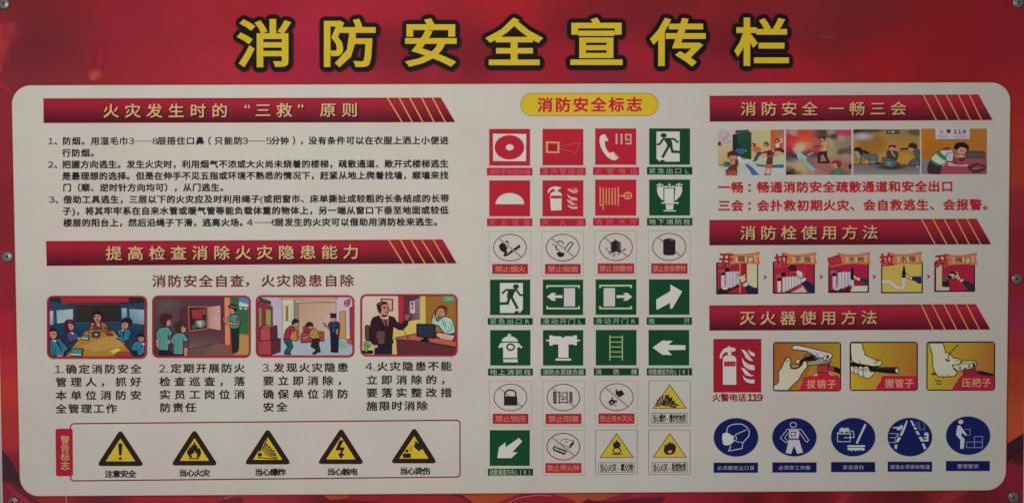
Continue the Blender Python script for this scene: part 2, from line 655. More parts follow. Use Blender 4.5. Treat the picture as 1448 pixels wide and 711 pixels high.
# ------------------------------------------------------------------ title
lab = {}
TC = [375.5, 494, 609.5, 727, 843, 959, 1076.5]
lv = Level(BASE + .0026)
sh = Art('title_outline', board, lv)


def stroke_outline(a, ch, cx, cy, w_, h_, rad, c, z):
    """the glyph's contour drawn with a round pen of radius rad (photograph pixels)"""
    cu = bpy.data.curves.new('g', 'FONT')
    cu.body = ch
    cu.resolution_u = 3
    cu.fill_mode = 'NONE'
    o = bpy.data.objects.new('g', cu)
    S.collection.objects.link(o)
    me = bpy.data.meshes.new_from_object(o)
    P = [(cx + (v.co.x - .5) * w_, cy - (v.co.y - .38) * h_) for v in me.vertices]
    E_ = [tuple(e.vertices) for e in me.edges]
    bpy.data.objects.remove(o)
    bpy.data.meshes.remove(me)
    bpy.data.curves.remove(cu)
    k = 0
    for x, y in P:
        q_ = a.ell(x, y, rad, rad, 14)
        a.add(q_, [tuple(range(14))], c, z=z + k * 5e-7)
        k += 1
    for i0, i1 in E_:
        (x0, y0), (x1, y1) = P[i0], P[i1]
        d = math.hypot(x1 - x0, y1 - y0)
        if d < .05:
            continue
        nx, ny = -(y1 - y0) / d * rad, (x1 - x0) / d * rad
        a.add([(x0 + nx, y0 + ny), (x1 + nx, y1 + ny), (x1 - nx, y1 - ny), (x0 - nx, y0 - ny)], [(0, 1, 2, 3)], c, z=z + k * 5e-7)
        k += 1


for i, k in enumerate('消防安全宣传栏'):
    stroke_outline(sh, k, TC[i], 62.4 - i * .3, 80, 70.5, 8.4, '3a1428', lv.z + .0001)
for i, k in enumerate('消防安全宣传栏'):
    y = 62.2 - i * .3
    stroke_outline(sh, k, TC[i], y, 80, 70.5, 7.2, '151110', lv.z + .0004)
    sh.ch(k, TC[i], y, 80, 70.5, '151110', z=lv.z + .0007)
sh.done()
lv.z += .0010
for i, k in enumerate('消防安全宣传栏'):
    y = 62.2 - i * .3
    t = Art('title_character', board, lv)
    t.ch(k, TC[i], y, 80, 70.5, 'b29a24', .022)
    t.done()

# ------------------------------------------------------------------ banners
GOLD = 'c4a070'


def banner(label, L, R, gt, gb, rows, top=('8e1f2e', 'x'), bot=('521722', 'x')):
    """L = (xt, yt, xb, yb) left edge, R = right end; gt/gb = where the gold stripes start and end"""
    lv = fresh()
    xt, yt, xb, yb = L
    Xt, Yt, Xb, Yb = R
    a = Art('heading_banner', board, lv, label=label)
    a.p([(xt - 1.6, yt - 1.6), (Xt + .8, Yt - 1.6), (Xb + 1.2, Yb + .4), (Xb, Yb + 1.4), (xb - 1.6, yb + 1.4)], 'c09684')
    a.p([(xt - .6, yt - .6), (Xt + .2, Yt - .6), (Xb + .3, Yb + .2), (Xb, Yb + .7), (xb - .6, yb + .7)], '5c1420')
    mid = lambda p, q, t: tuple(p[k] + (q[k] - p[k]) * t for k in (0, 1))
    tl, tr, br, bl = (xt, yt), (Xt, Yt), (Xb, Yb), (xb, yb)
    st = [0, .12, .45, .85, 1.0]
    cl = ['7c1c26', top[0], '7a1b28', bot[0], '44121c']
    for i in range(4):
        q4 = [mid(tl, bl, st[i]), mid(tr, br, st[i]), mid(tr, br, st[i + 1]), mid(tl, bl, st[i + 1])]
        a.g([p for p in q4], (cl[i], cl[i], cl[i + 1], cl[i + 1]), 16, 3)
    o = a.done()
    for i in range(5):
        g = Art('gold_stripe', o, Level(lv.z))
        s0 = (gt[i], yt + (Yt - yt) * (gt[i] - xt) / (Xt - xt))
        s1 = (gb[i], yb + (Yb - yb) * (gb[i] - xb) / (Xb - xb))
        g.p([(s0[0] - .4, s0[1] - .6), (s0[0] + 1.9, s0[1] - .6), (s1[0] + 1.0, s1[1] + .5), (s1[0] - 1.3, s1[1] + .5)], 'c08848')
        g.p([(s0[0] - 1.2, s0[1]), (s0[0] - .4, s0[1]), (s1[0] - 1.3, s1[1]), (s1[0] - 2.3, s1[1])], '400e18')
        g.done()
    t = Art('x', o, Level(lv.z + .0002))
    for (s_, c0, c1, y, y1, w_, h_) in rows:
        t.chars('heading_character', s_, c0, c1, y, w_, h_, GOLD, .012, y1=y1, shadow='34101a')


banner('red heading banner reading 火灾发生时的“三救”原则', (64, 140.7, 64.2, 173.8), (623.3, 139.6, 643.3, 172.6), (547.5, 564, 579, 595.8, 611), (569, 583.3, 598.3, 614, 630),
       [('火灾发生时的', 158.7, 311.8, 157.4, 157.1, 23.3, 20.8), ('“', 345, 345, 155, 155, 22, 20), ('三救', 373, 402.8, 156.4, 156.4, 23.3, 20.8), ('”', 431.5, 431.5, 155, 155, 22, 20), ('原则', 464.5, 495.3, 156.1, 156, 23.3, 20.8)])
banner('red heading banner reading 提高检查消除火灾隐患能力', (67.7, 341.6, 68.6, 374.9), (625.8, 339.3, 645.2, 371.4), (549.3, 565.8, 580.5, 595.7, 612.2), (570.9, 585.6, 601.3, 617.2, 632.4),
       [('提高检查消除火灾隐患能力', 162.7, 496.9, 357.9, 356, 23.6, 20.8)])
banner('red heading banner reading 消防安全一畅三会', (1003.3, 137, 1003.6, 171.9), (1381.5, 135.2, 1401, 169.6), (1303, 1319, 1335.3, 1352.3, 1367.8), (1322.3, 1338.5, 1354.8, 1370.3, 1386),
       [('消防安全', 1057.4, 1143.8, 154.5, 154.3, 23, 20.6), ('一畅三会', 1181.5, 1268.8, 154.3, 154, 23, 20.6)])
banner('red heading banner reading 消防栓使用方法', (1003.1, 311.9, 1003, 346), (1378.9, 310.1, 1399.1, 344.6), (1300.7, 1316.8, 1332.5, 1349.3, 1364.5), (1320.7, 1337, 1352.7, 1368.7, 1385.1),
       [('消防栓使用方法', 1056.9, 1229, 329.2, 328.3, 23.2, 20.8)])
banner('red heading banner reading 灭火器使用方法', (1003, 432.1, 1003, 466), (1377.8, 430.3, 1397.9, 464.6), (1300.2, 1315.6, 1332, 1348.3, 1364.1), (1317.7, 1334.6, 1350.8, 1367.3, 1383.1),
       [('灭火器使用方法', 1056.2, 1227.6, 449.3, 448.2, 23.2, 20.8)])

# yellow pill
lv = fresh()
a = Art('yellow_heading_plate', board, lv, label='rounded yellow heading plate reading 消防安全标志')
a.r(736, 132.4, 930.4, 164.6, '6e4a22', 16)
a.r(736.7, 133.1, 929.7, 163.9, 'c2a628', 15.3)
o = a.done()
Art('x', o, lv).chars('heading_character', '消防安全标志', 770.8, 896.5, 149, 22.6, 21.2, 'a31c36', .03, y1=148.4)

# ------------------------------------------------------------------ body text
TXT = '231e1f'
lv = fresh()
W_, H_, OF = 12.5, 11.8, .030


def para(rows, label=None):
    a = Art('text_paragraph', board, lv, label=label)
    for r in rows:
        s_, c0, c1, y, y1 = r[:5]
        if s_ == '-':
            a.l([(c0, y), (c1, y1)], .9, '3a3234')
            continue
        lt = s_[0] in '0123456789('
        a.row(s_, c0, c1, y, W_ * (1.12 if lt else 1), H_, TXT, 0.012 if lt else OF, y1=y1)
    a.done()


yl = lambda x, a, b: a + (b - a) * (x - 70) / 560
para([('1', 73.5, 73.5, 200, 200), ('、', 84.5, 84.5, 200, 200), ('防烟。用湿毛巾', 96.1, 176.3, 199.9, 199.8), ('3', 187, 187, 199.8, 0), ('-', 191.3, 216.7, 200.2, 200.1), ('8', 220.7, 220.7, 199.8, 199.8),
      ('层捂住口鼻', 230.2, 284.1, 199.7, 199.6), ('（', 293.5, 293.5, 199.6, 0), ('只能防', 310.4, 337.8, 199.6, 199.5), ('3', 347.6, 347.6, 199.5, 0), ('-', 351.3, 376.5, 200, 199.9), ('5', 381, 381, 199.5, 199.5),
      ('分钟', 390.4, 403.3, 199.4, 199.4), ('）', 420.5, 420.5, 199.4, 0), ('，', 431, 431, 199, 0), ('没有条件可以在衣服上洒上小便进', 443.1, 628.3, 199.3, 199),
      ('行防烟。', 95.8, 136, 216.6, 216.5)], 'black paragraph numbered 1 about covering the mouth against smoke')
para([('2', 73.5, 73.5, 233, 233), ('、', 84.5, 84.5, 233, 233), ('把握方向逃生。发生火灾时，利用烟气不浓或大火尚未烧着的楼梯，疏散通道、敞开式楼梯逃生', 95.8, 628.3, 232.9, 231.7),
      ('是最理想的选择。但是在伸手不见五指或环境不熟悉的情况下，赶紧从地上爬着找墙，顺墙来找', 95.9, 628.3, 249.2, 248.1), ('门（顺、逆时针方向均可），从门逃生。', 96.7, 318.5, 265.5, 265.2)],
     'black paragraph numbered 2 about keeping direction while escaping')
para([('3', 74.8, 74.8, 282.4, 0), ('、', 85.8, 85.8, 282.4, 0), ('借助工具逃生，三层以下的火灾应及时利用绳子', 97.6, 362.1, 282.3, 281.5), ('(', 370.8, 370.8, 281.4, 0), ('或把窗市、床单撕扯成较粗的长条结成的长带', 379.7, 629.1, 281.4, 280.6),
      ('子', 96.4, 96.4, 298.5, 0), (')', 106.4, 106.4, 298.5, 0), ('，', 115.5, 115.5, 298.5, 0), ('将其牢牢系在自来水管或暖气管等能负载体重的物体上，另一端从窗口下垂至地面或较低', 128.4, 628.3, 298.4, 297.1),
      ('楼层的阳台上，然后沿绳子下滑，逃离火场。', 97.6, 346, 314.9, 314.4), ('4', 354.2, 354.2, 314.4, 0), ('-', 360.5, 384.5, 314.7, 314.6), ('6', 388.3, 388.3, 314.2, 0), ('层发生的火灾可以借助用消防栓来逃生。', 396.1, 620, 314.2, 313.6)],
     'black paragraph numbered 3 about escaping with a rope')
a = Art('subheading_lettering', board, lv, label='dark red line reading 消防安全自查，火灾隐患自除')
a.row('，', 356.5, 356.5, 396, 20, 18, '2a1c20', .01)
a.parent = a.done()
a.chars('text_character', '消防安全自查', 226.5, 336.2, 397, 20.3, 18, '5e1c22', .014, y1=396.8)
a.chars('text_character', '火灾隐患自除', 379.9, 491.1, 396.6, 20.3, 18, '5e1c22', .014, y1=396.2)

CAP = [('1', 'black caption numbered 1 under the meeting picture', [('确定消防安全', 102.8, 193.7, 520.8), ('管理人，抓好', 88.5, 193.7, 539), ('本单位消防安', 88.5, 193.7, 557.8), ('全管理工作', 88.5, 159.3, 576.6)], (83.8, 91.2)),
       ('2', 'black caption numbered 2 under the hydrant cabinet picture', [('定期开展防火', 250.4, 339.7, 519.8), ('检查巡查，落', 234.8, 339.7, 538.3), ('实员工岗位消', 234.8, 339.7, 556.7), ('防责任', 235.3, 271.2, 575)], (230.9, 238.7)),
       ('3', 'black caption numbered 3 under the corridor picture', [('发现火灾隐患', 395.5, 485.3, 518.7), ('要立即消除，', 380.7, 485.3, 537.2), ('确保单位消防', 380.7, 485.3, 556), ('安全', 380.7, 399.5, 574.2)], (376.8, 384.6)),
       ('4', 'black caption numbered 4 under the office picture', [('火灾隐患不能', 541.3, 631.1, 516.9), ('立即消除的，', 526.5, 631.1, 535.9), ('要落实整改措', 526.5, 631.1, 554.1), ('施限时消除', 526.5, 597.3, 572.6)], (522.3, 530.1))]
for n_, lb, rows, (xn, xd) in CAP:
    a = Art('text_caption', board, lv, label=lb)
    a.row(n_, xn, xn, rows[0][3], 17, 14.5, TXT, 0)
    a.row('.', xd, xd, rows[0][3], 17, 14.5, TXT, 0)
    for s_, c0, c1, y in rows:
        a.row(s_, c0, c1, y, 16.0, 13.8, TXT, .018, y1=y - .4)
    a.done()

a = Art('red_statement_line', board, lv, label='red line beginning 一畅 under the four small pictures')
a.row('一畅', 1022.8, 1041.3, 265, 17.8, 16.2, '981a22', .026)
a.row('：', 1063, 1063, 264.8, 17.8, 16.2, '981a22', .026)
a.parent = a.done()
a.chars('text_character', '畅通消防安全疏散通道和安全出口', 1077.7, 1337, 264.9, 17.8, 16.2, '981a22', .026, y1=263.6)
a = Art('red_statement_line', board, lv, label='red line beginning 三会 above the hydrant banner')
a.row('三会', 1022.8, 1041.3, 290.7, 17.8, 16.2, '981a22', .026)
a.row('：', 1063, 1063, 290.5, 17.8, 16.2, '981a22', .026)
a.parent = a.done()
a.chars('text_character', '会扑救初期火灾、会自救逃生、会报警。', 1077.7, 1396, 290.7, 17.8, 16.2, '981a22', .026, y1=289.3)
#PICTURES#
# ------------------------------------------------------------------ four meeting / inspection pictures
SK, SKD, HR = 'a8735e', '84503f', '241618'


class Pic:
    """a printed picture: its ground is a part of the board, what is drawn on it are pieces of that part"""

    def __init__(s, name, f, label):
        s.lv = fresh()
        s.f = f
        s.g0 = Art(name, board, s.lv, f, label)
        s.o = None

    def base(s):
        s.o = s.g0.done()
        return s

    def a(s, name):
        s.last = Art(name, s.o, s.lv, s.f)
        return s.last


S1 = 7.107


def face(a, cx, cy, k=1.0, d=0, mouth=True):
    """brows, eyes, nose and mouth; d shifts them to the side the head is turned to"""
    for sx in (-1, 1):
        x = cx + sx * 15 * k + d
        a.l([(x - 8 * k, cy - 13 * k), (x + 8 * k, cy - 15 * k)], 5.5 * k, LN)
        a.p(a.ell(x, cy - 5 * k, 5 * k, 3.6 * k, 8), LN)
    a.l([(cx + d * 1.4 + 1, cy - 2 * k), (cx + d * 1.5 + 4 * k, cy + 7 * k), (cx + d * 1.3 - 2 * k, cy + 8 * k)], 2.6 * k, '5c302a')
    if mouth:
        a.p(a.ell(cx + d, cy + 17 * k, 8 * k, 3.2 * k, 10), '5a1c20')


def folds(a, *ls):
    for q_ in ls:
        a.l(q_, 3.2, LN)

# 1 meeting
P = Pic('meeting_picture', (66, 412, S1), 'picture of a staff meeting round a yellow table, first of four framed pictures')
g = P.g0
g.r(26, 42, 1018, 664, '8c2630', 58)
g.g('46 56 1000 56 1000 650 46 650', ('232b3c', '20242f', '2a2430', '232432'))
g.g('46 100 300 130 300 350 46 380', ('2a4258', '22384c', '1f3a50', '264458'))
g.g('750 130 995 110 995 400 750 350', ('1f3346', '2c3a4c', '23344a', '1f3a50'))
g.p('46 320 1000 320 1000 640 46 640', '24303e')
g.g('100 330 960 330 960 460 100 460', ('1c3c54', '1c3c54', '222c38', '222c38'))
P.base()
a = P.a('red_banner')
a.g('148 50 836 50 832 102 162 120', ('9a2e3a', '9c2c34', '8c2630', '84242e'))
a.done()
a = P.a('dark_blackboard')
a.g('300 130 752 124 752 300 300 310', ('2c2a26', '2a2320', '2a2020', '2a2426'))
a.l('300 128 752 122', 5, '4a4a48')
a.l('296 316 752 306', 8, '3a5264')
a.done()
for q_, cs in (('46 196 78 190 82 332 46 332', ('a8b0ae', 'a0acb0', '5c7888', '7c8c94')), ('112 186 276 174 276 296 118 318', ('7c8c98', 'a0a4a0', '949a98', '90a0a8')),
               ('764 164 816 166 820 262 770 300', ('7c98a8', '8098a8', '4c6c80', '5c7c90')), ('842 172 990 182 990 330 846 312', ('6c8494', '8c9ca8', '707c88', '506c80'))):
    a = P.a('bright_window')
    a.g(q_, cs, 5, 5)
    a.done()
a = P.a('meeting_table')
a.p('402 396 690 396 760 490 886 646 206 648 300 520 360 450', '926c2c')
a.g('402 396 690 396 800 520 330 490', ('88682a', '866426', '987434', '94702f'))
a.p('330 560 700 420 760 490 800 540 500 600', '9c7a3c')
a.l('402 394 300 520 206 648', 5, '4a3420')
a.l('690 394 760 490 886 646', 7, '3a2820')
a.done()
a = P.a('seated_man')  # chairman
a.p('434 408 452 340 500 302 560 298 612 318 634 384 626 392 540 400 440 412', '8c5434', o=LN, ow=4)
a.p('484 306 560 302 572 380 486 388', '5a2c28')
a.p('512 312 536 308 548 346 520 350', 'b0a494')
a.p('520 312 530 312 534 360 522 362', '4c2224')
a.p('486 226 540 222 560 244 556 280 540 300 510 304 490 284 484 256', SK, sm=True, o=LN, ow=3)
a.p('474 214 490 196 530 192 560 206 566 262 556 244 540 230 500 230 486 260', HR, sm=True)
a.p('512 276 532 272 530 290 516 292', '3a1418')
face(a, 519, 262, 1.0, 0, False)
folds(a, '470 350 480 390', '590 340 596 384', '612 350 600 372')
a.p('462 316 484 306 492 326 476 340 456 336', SK, o=LN, ow=3)
a.p('434 380 530 378 624 374 630 390 540 398 440 414', '96602f', o=LN, ow=3)
a.done()
a = P.a('desk_microphone')
a.p('472 408 500 394 548 402 550 446 520 462 470 454', '2a3438', o=LN, ow=3)
a.p('490 420 530 416 526 444 496 440', '7c8484')
a.done()
a = P.a('seated_woman')
a.p('192 310 216 280 260 276 288 290 288 320 270 316 236 330 228 370 236 402 214 430 196 400', '3a1c24', sm=True)
a.p('232 316 270 320 292 348 284 376 262 386 238 370', SK, sm=True, o=LN, ow=3)
a.l('216 300 268 292', 7, '8c3430')
face(a, 264, 352, .85, 8)
folds(a, '250 440 290 450 318 446', '262 478 300 470', '236 450 246 480')
a.p('214 420 240 400 296 402 326 420 340 452 330 470 270 502 236 494 222 450', '3a4470', o=LN, ow=4)
a.p('250 404 282 406 286 430', 'c0b8b0')
a.p('318 462 352 452 362 466 330 478', SK)
a.done()
a = P.a('seated_man')
a.p('758 296 790 262 846 262 872 290 862 330 836 350 834 370 768 366 760 330', '201a20', sm=True)
a.p('766 316 800 304 832 316 834 350 806 378 776 372 762 346', SK, sm=True, o=LN, ow=3)
a.p('726 400 742 376 800 368 846 378 862 410 840 480 790 498 716 470 722 452 750 446', '2c6a7a', o=LN, ow=4)
a.p('776 384 800 378 790 452 778 456', '1c2228')
a.p('770 380 790 372 786 396', 'c0bab0')
a.p('700 436 728 440 722 462 700 458', SK)
a.l('762 400 752 446 800 462', 4, LN)
face(a, 794, 340, .85, -6)
folds(a, '820 400 812 440', '840 410 830 460', '780 470 800 484')
a.done()
a = P.a('seated_man')
a.p('48 380 70 360 104 374 110 400 80 394 50 410', '1c181a', sm=True)
a.p('50 400 104 394 122 420 116 450 96 472 66 466 50 440', SK, sm=True, o=LN, ow=3)
a.p('50 486 90 476 150 470 176 500 236 566 214 590 196 600 190 640 140 640 60 640 48 600', '2a6478', o=LN, ow=4)
a.p('66 480 110 486 118 500 100 502', 'c4bcb4')
a.p('110 492 130 490 176 590 170 600', '14202c')
a.l('52 590 120 640', 4, LN)
face(a, 84, 430, .85, 6)
folds(a, '70 520 84 560 80 600', '150 500 190 560', '100 560 108 610')
a.p('128 630 180 636 178 648 124 648', SK)
a.done()
a = P.a('seated_man')
a.p('928 430 960 418 996 434 998 462 984 450 946 452 936 484', '1c1618', sm=True)
a.p('936 452 976 448 994 462 990 490 966 500 944 494', SK, sm=True, o=LN, ow=3)
a.p('880 520 912 494 998 500 998 600 960 636 930 632 926 590 860 580', '2c6a7c', o=LN, ow=4)
a.p('862 580 900 584 930 640 880 636', '16242e')
a.p('966 520 998 510 998 530 970 550', 'd0c8c0')
a.p('972 520 984 522 978 552 960 556', '1c1a20')
face(a, 966, 470, .75, -4)
folds(a, '900 520 886 560', '930 530 922 580', '950 560 956 610')
a.done()
for q_, q2 in (('254 566 388 562 374 646 250 640', '270 574 378 572 366 630 256 626'), ('372 428 448 432 440 486 356 476', '380 434 440 438 434 470 364 462')):
    a = P.a('green_folder')
    a.p(q_, '1a2826')
    a.p(q2, '3c7468')
    a.l([pts(q2)[3], pts(q2)[2]], 11, 'b0b4ac')
    a.done()
a = P.a('yellow_notepaper')
a.p('644 592 738 556 764 584 690 624', 'b4a04a', o='7c6c30', ow=3)
a.done()
a = P.a('red_book')
a.p('690 640 720 610 800 594 850 600 884 646', '8c3430', sm=False)
a.p('604 404 650 400 694 432 640 444 612 430', '6c2c20')
a.done()
a = P.a('picture_frame')
a.l(g.rr(32, 48, 1012, 658, 52), 19, '8e2830', closed=True)
a.done()

# 2 hydrant cabinet
P = Pic('inspection_picture', (212, 412, S1), 'picture of three uniformed inspectors at an open hydrant cabinet, second of four framed pictures')
g = P.g0
g.r(38, 40, 1020, 656, '8c2630', 58)
g.clip = (56, 54, 752, 640)
g.g('56 54 752 54 752 530 56 640', ('4c3c3e', '50303a', '4c3034', '3e3036'))
g.glow(200, 150, 160, 110, '6a5a5c', .6)
g.glow(240, 300, 120, 200, '5c484e', .6)
g.g('400 400 750 370 750 530 400 580', ('443034', '4c3034', '58383c', '6c504e'))
g.p('390 580 670 512 840 540 840 640 390 640', '5a4440')
g.l('396 572 520 552 670 512', 5, '2a2022')
g.p('660 512 770 530 840 540 850 640 560 640', '6a4a42')
g.p('752 50 1006 50 1006 640 840 640 770 536 752 530', '8a3a30')
P.base()
a = P.a('orange_pillar')
a.p('756 48 810 48 812 530 764 534', 'c07a58')
a.l('752 48 760 532', 9, '5c1c28')
a.done()
a = P.a('green_door')
a.p('812 50 906 50 906 420 840 420 812 300', '2c5a34')
a.p('906 150 1004 150 1004 424 906 416', '2c5a3a')
a.l('962 170 960 420', 3, '24482e')
a.p('906 160 934 160 934 176 912 176', 'b4beb4')
a.p('954 162 984 162 984 178 958 178', 'b4beb4')
a.done()
a = P.a('sky_view')
a.p('904 54 1000 54 1000 150 904 146', '47709a')
a.p('904 104 926 102 944 114 976 118 998 130 996 152 904 148', 'c4ccd0', sm=False)
a.done()
a = P.a('yellow_floor')
a.p('880 426 1006 430 1002 630 850 632 900 590', '9c7444')
a.done()
a = P.a('hydrant_cabinet')
a.p('310 160 390 144 400 404 316 400', '4e2430')
a.p('388 142 594 142 594 380 398 406', '8c5450', o='3a1c22', ow=4)
a.p('404 158 576 156 578 366 410 388', '2c2020')
a.p('426 180 540 170 536 270 440 268', '8c2a34')
a.p('470 290 556 286 566 330 530 360 480 350', '5c6c60', sm=True)
a.p('484 300 520 292 540 320 500 330', '98a498')
a.p('500 330 530 326 520 352', '9aa69a')
a.p('430 340 470 320 476 370 430 376', '3a4c3c')
a.p('545 170 562 170 566 230 548 230', '6c6030')
a.done()
a = P.a('glass_door')
a.g('594 152 718 138 722 386 596 364', ('9c7068', 'b08c7c', 'b08c80', 'a4786c'))
a.l('594 150 718 136 722 388 596 366', 5, '6a3034')
a.l('626 330 700 170', 3, 'c8aca0')
a.l('644 344 690 250', 3, 'c8aca0')
a.done()
a = P.a('inspector_at_door')
a.p('818 352 908 352 904 560 892 604 860 616 826 606 832 560', '1e2a2c')
a.l('862 380 862 600', 3, '10181a')
a.p('790 262 812 232 880 224 912 250 922 290 904 360 850 372 814 362 810 300', '457a6e', o=LN, ow=4)
a.p('872 258 918 252 922 290 880 300', '6a3440')
a.p('736 252 752 262 780 298 870 310 904 312 900 332 860 336 770 324 748 290', SK, o=LN, ow=3)
a.p('806 168 830 164 860 180 864 212 840 222 818 214 810 196', SK, sm=True, o=LN, ow=2)
a.p('794 140 836 122 884 140 886 170 872 198 862 208 848 178 812 160 798 158', '2a1c1e', sm=True)
a.l('812 140 884 160', 5, '9c8c74')
a.l('830 240 836 300', 4, '1c2a2a')
a.l('816 186 826 186', 5, LN)
a.l('812 206 822 206', 5, '7a2428')
folds(a, '880 300 874 350', '846 300 846 350', '812 262 824 300', '880 400 886 560', '846 400 842 540')
a.done()
for f0 in (0, 1):
    a = P.a('inspector_from_behind')
    if f0 == 0:
        a.p('104 586 196 590 240 600 240 640 98 638', '1c1c26')
        a.p('72 420 100 372 150 350 200 356 236 410 232 430 210 440 204 500 196 588 104 582 102 500 84 490', '4a8078', o=LN, ow=4)
        a.p('74 480 98 480 104 576 80 540', SK)
        a.p('190 436 232 430 222 490 196 480', '6a3440')
        a.p('200 486 218 486 214 520 198 516', SK)
        a.p('112 250 150 220 214 226 236 240 206 290 180 330 150 338 122 316', '3a221c', sm=True)
        a.p('186 292 214 282 220 306 216 330 194 342 180 334', SK, sm=True)
        a.l('150 376 148 560', 3, '2c6058')
        folds(a, '110 420 116 500', '196 400 192 480', '124 360 170 356', '200 296 210 298', '126 250 150 240 190 244')
    else:
        a.p('244 624 350 632 350 642 240 642', '1c1c26')
        a.p('222 484 250 430 300 406 350 414 402 480 390 494 350 500 346 628 250 624 244 520 222 512', '4a8078', o=LN, ow=4)
        a.p('344 508 394 504 392 556 350 560', '6a3040')
        a.p('356 562 390 560 384 640 358 640', SK)
        a.p('254 330 300 296 350 300 368 330 350 350 334 396 290 404 262 372', '3a241e', sm=True)
        a.p('332 352 364 336 372 372 366 400 342 406 328 392', SK, sm=True)
        a.p('348 340 372 336 370 356 350 358', '201a1c')
        a.l('296 430 294 610', 3, '2c6058')
        folds(a, '256 470 262 560', '346 450 342 540', '280 412 330 414')
    a.done()
a = P.a('picture_frame')
a.l(g.rr(44, 46, 1012, 650, 52), 19, '8e2630', closed=True)
a.done()

# 3 corridor
P = Pic('corridor_picture', (358, 412, S1), 'picture of two workers moving boxes past a guard in a corridor, third of four framed pictures')
g = P.g0
g.r(38, 36, 1020, 650, '8c2630', 58)
g.p('54 48 1004 48 1004 636 54 636', 'a89aa2')
g.g('180 60 300 80 300 460 206 480', ('a898a8', '9c90a0', 'a49aa6', '9a9ca6'))
g.p('236 48 880 48 838 86 430 84 296 86', 'a08468')
g.g('458 112 838 108 838 456 458 462', ('a08068', 'a88c74', 'b89c88', 'a88870'))
g.glow(720, 300, 60, 150, 'c8b8a8', .7, rot=.6)
g.g('206 464 870 452 1000 560 1000 634', ('8c9898', '8ca09a', '88a48c', '98a4a4'))
g.p('206 480 290 470 470 464 700 458 860 460 1000 540 1000 634 240 634 280 560', '8c989c')
g.glow(900, 530, 90, 50, '7ca488', .6)
g.l('296 86 430 84 838 104', 4, '3c3020')
g.l('456 110 838 106', 9, '6c5c34')
g.l('838 60 842 456', 4, '5a4a40')
P.base()
a = P.a('white_pillar')
a.p('298 84 414 82 414 460 300 466', 'aeaca0')
a.p('414 82 462 116 462 460 414 460', '7c7068')
a.l('298 84 300 466', 3, LN)
a.l('414 82 414 460', 3, LN)
a.l('462 116 462 440', 3, '4c4038')
a.done()
a = P.a('yellow_notice_strip')
a.p('310 138 388 136 388 294 312 296', 'bab07a', o='6a6a48', ow=3)
for i in range(7):
    a.p([(334, 146 + i * 21), (360, 144 + i * 21), (360, 160 + i * 21), (334, 162 + i * 21)], '2a2a22')
    a.l([(338, 152 + i * 21), (356, 152 + i * 21)], 2.5, '8a845c')
a.done()
a = P.a('red_doorway')
a.p('54 86 204 146 206 340 206 620 54 620', '7a2a34')
a.p('64 158 92 166 96 330 66 360', '5c7c3c')
a.p('136 176 184 186 184 330 140 340', '6c8c48')
a.p('70 54 184 96 184 130 70 96', '24382a', o='14241a', ow=3)
a.l('96 74 160 100', 6, '3c6a48')
a.done()
for q_ in ('78 362 246 336 252 460 284 466 280 604 190 632 60 630 56 492 80 490',):
    a = P.a('stacked_red_box')
    a.p('50 490 196 480 190 632 56 630', '8c3a3c', o=LN, ow=4)
    a.p('190 484 282 464 280 600 190 632', '4c2430', o=LN, ow=3)
    a.done()
    a = P.a('stacked_red_box')
    a.p('78 362 180 352 184 486 80 490', '984240', o=LN, ow=4)
    a.p('180 352 246 338 252 480 184 486', '4c2430', o=LN, ow=3)
    a.p('80 358 130 336 248 336 182 354', 'a05850', o=LN, ow=3)
    a.done()
a = P.a('open_side_door')
a.p('874 200 930 190 934 470 874 466', 'a07c48', o='4c3424', ow=4)
a.p('976 160 1004 150 1004 500 980 476', '7c3430', o=LN, ow=3)
a.p('936 470 1000 480 1000 530 960 512', '9c4c44', o=LN, ow=3)
a.p('936 440 976 400 978 470 940 474', 'b4a08c')
a.done()
a = P.a('floor_number')
a.ch('6', 936, 116, 72, 80, '7c2434', .03, -.2)
a.ch('F', 972, 98, 80, 84, '7c2434', .03, -.2)
a.done()
a = P.a('bending_worker')
a.p('314 470 384 470 408 548 374 610 386 622 330 622 318 600 352 552 318 500', '1f4c4e', o=LN, ow=3)
a.p('320 610 386 618 384 630 322 628', '201820')
a.p('336 380 380 340 416 350 424 380 410 420 380 470 314 472 322 420', '8e2c38', o=LN, ow=4)
a.p('396 300 420 270 462 282 464 306 448 310 420 320 396 336', '241a1e', sm=True)
a.p('420 316 456 310 460 340 440 356 418 344', SK, sm=True, o=LN, ow=2)
a.p('376 430 390 422 436 482 424 490', SK, o=LN, ow=3)
folds(a, '350 370 344 440', '380 360 372 420', '350 500 366 560', '430 320 440 324')
a.done()
a = P.a('carried_box')
a.p('398 396 456 384 468 470 440 492 378 480 380 440', 'b4643c', o=LN, ow=4)
a.p('438 392 466 390 468 470 444 486', '84482c')
a.done()
a = P.a('red_box')
a.p('512 350 560 344 596 400 596 420 512 420', '7c2c34', o=LN, ow=3)
a.p('486 440 506 406 600 406 604 500 488 508', '8c343a', o=LN, ow=4)
a.p('650 398 716 398 716 494 640 490', '94443c', o=LN, ow=3)
a.l('690 400 690 490', 3, LN)
a.done()
a = P.a('bending_worker')
a.p('606 470 676 474 664 520 682 600 604 616 640 580 586 546', '2c1e26', o=LN, ow=3)
a.p('600 610 650 604 640 624 602 624', '1c1218')
a.p('590 380 620 362 660 396 680 464 606 470 560 440', 'a07a3c', o=LN, ow=4)
a.p('500 462 600 424 590 440 516 480', SK, o=LN, ow=2)
a.p('530 334 560 300 602 310 608 350 576 358 536 348', '34181e', sm=True)
a.p('560 350 606 344 596 370 566 366', SK)
folds(a, '620 380 606 440', '650 400 640 456', '630 500 640 570')
a.done()
a = P.a('uniformed_guard')
a.p('780 408 866 406 860 590 790 588', '1a1e26', o='101218', ow=3)
a.l('822 430 824 590', 4, '0c0e12')
a.p('784 586 820 584 816 604 782 602', '101014')
a.p('824 586 860 584 856 608 816 606', '101014')
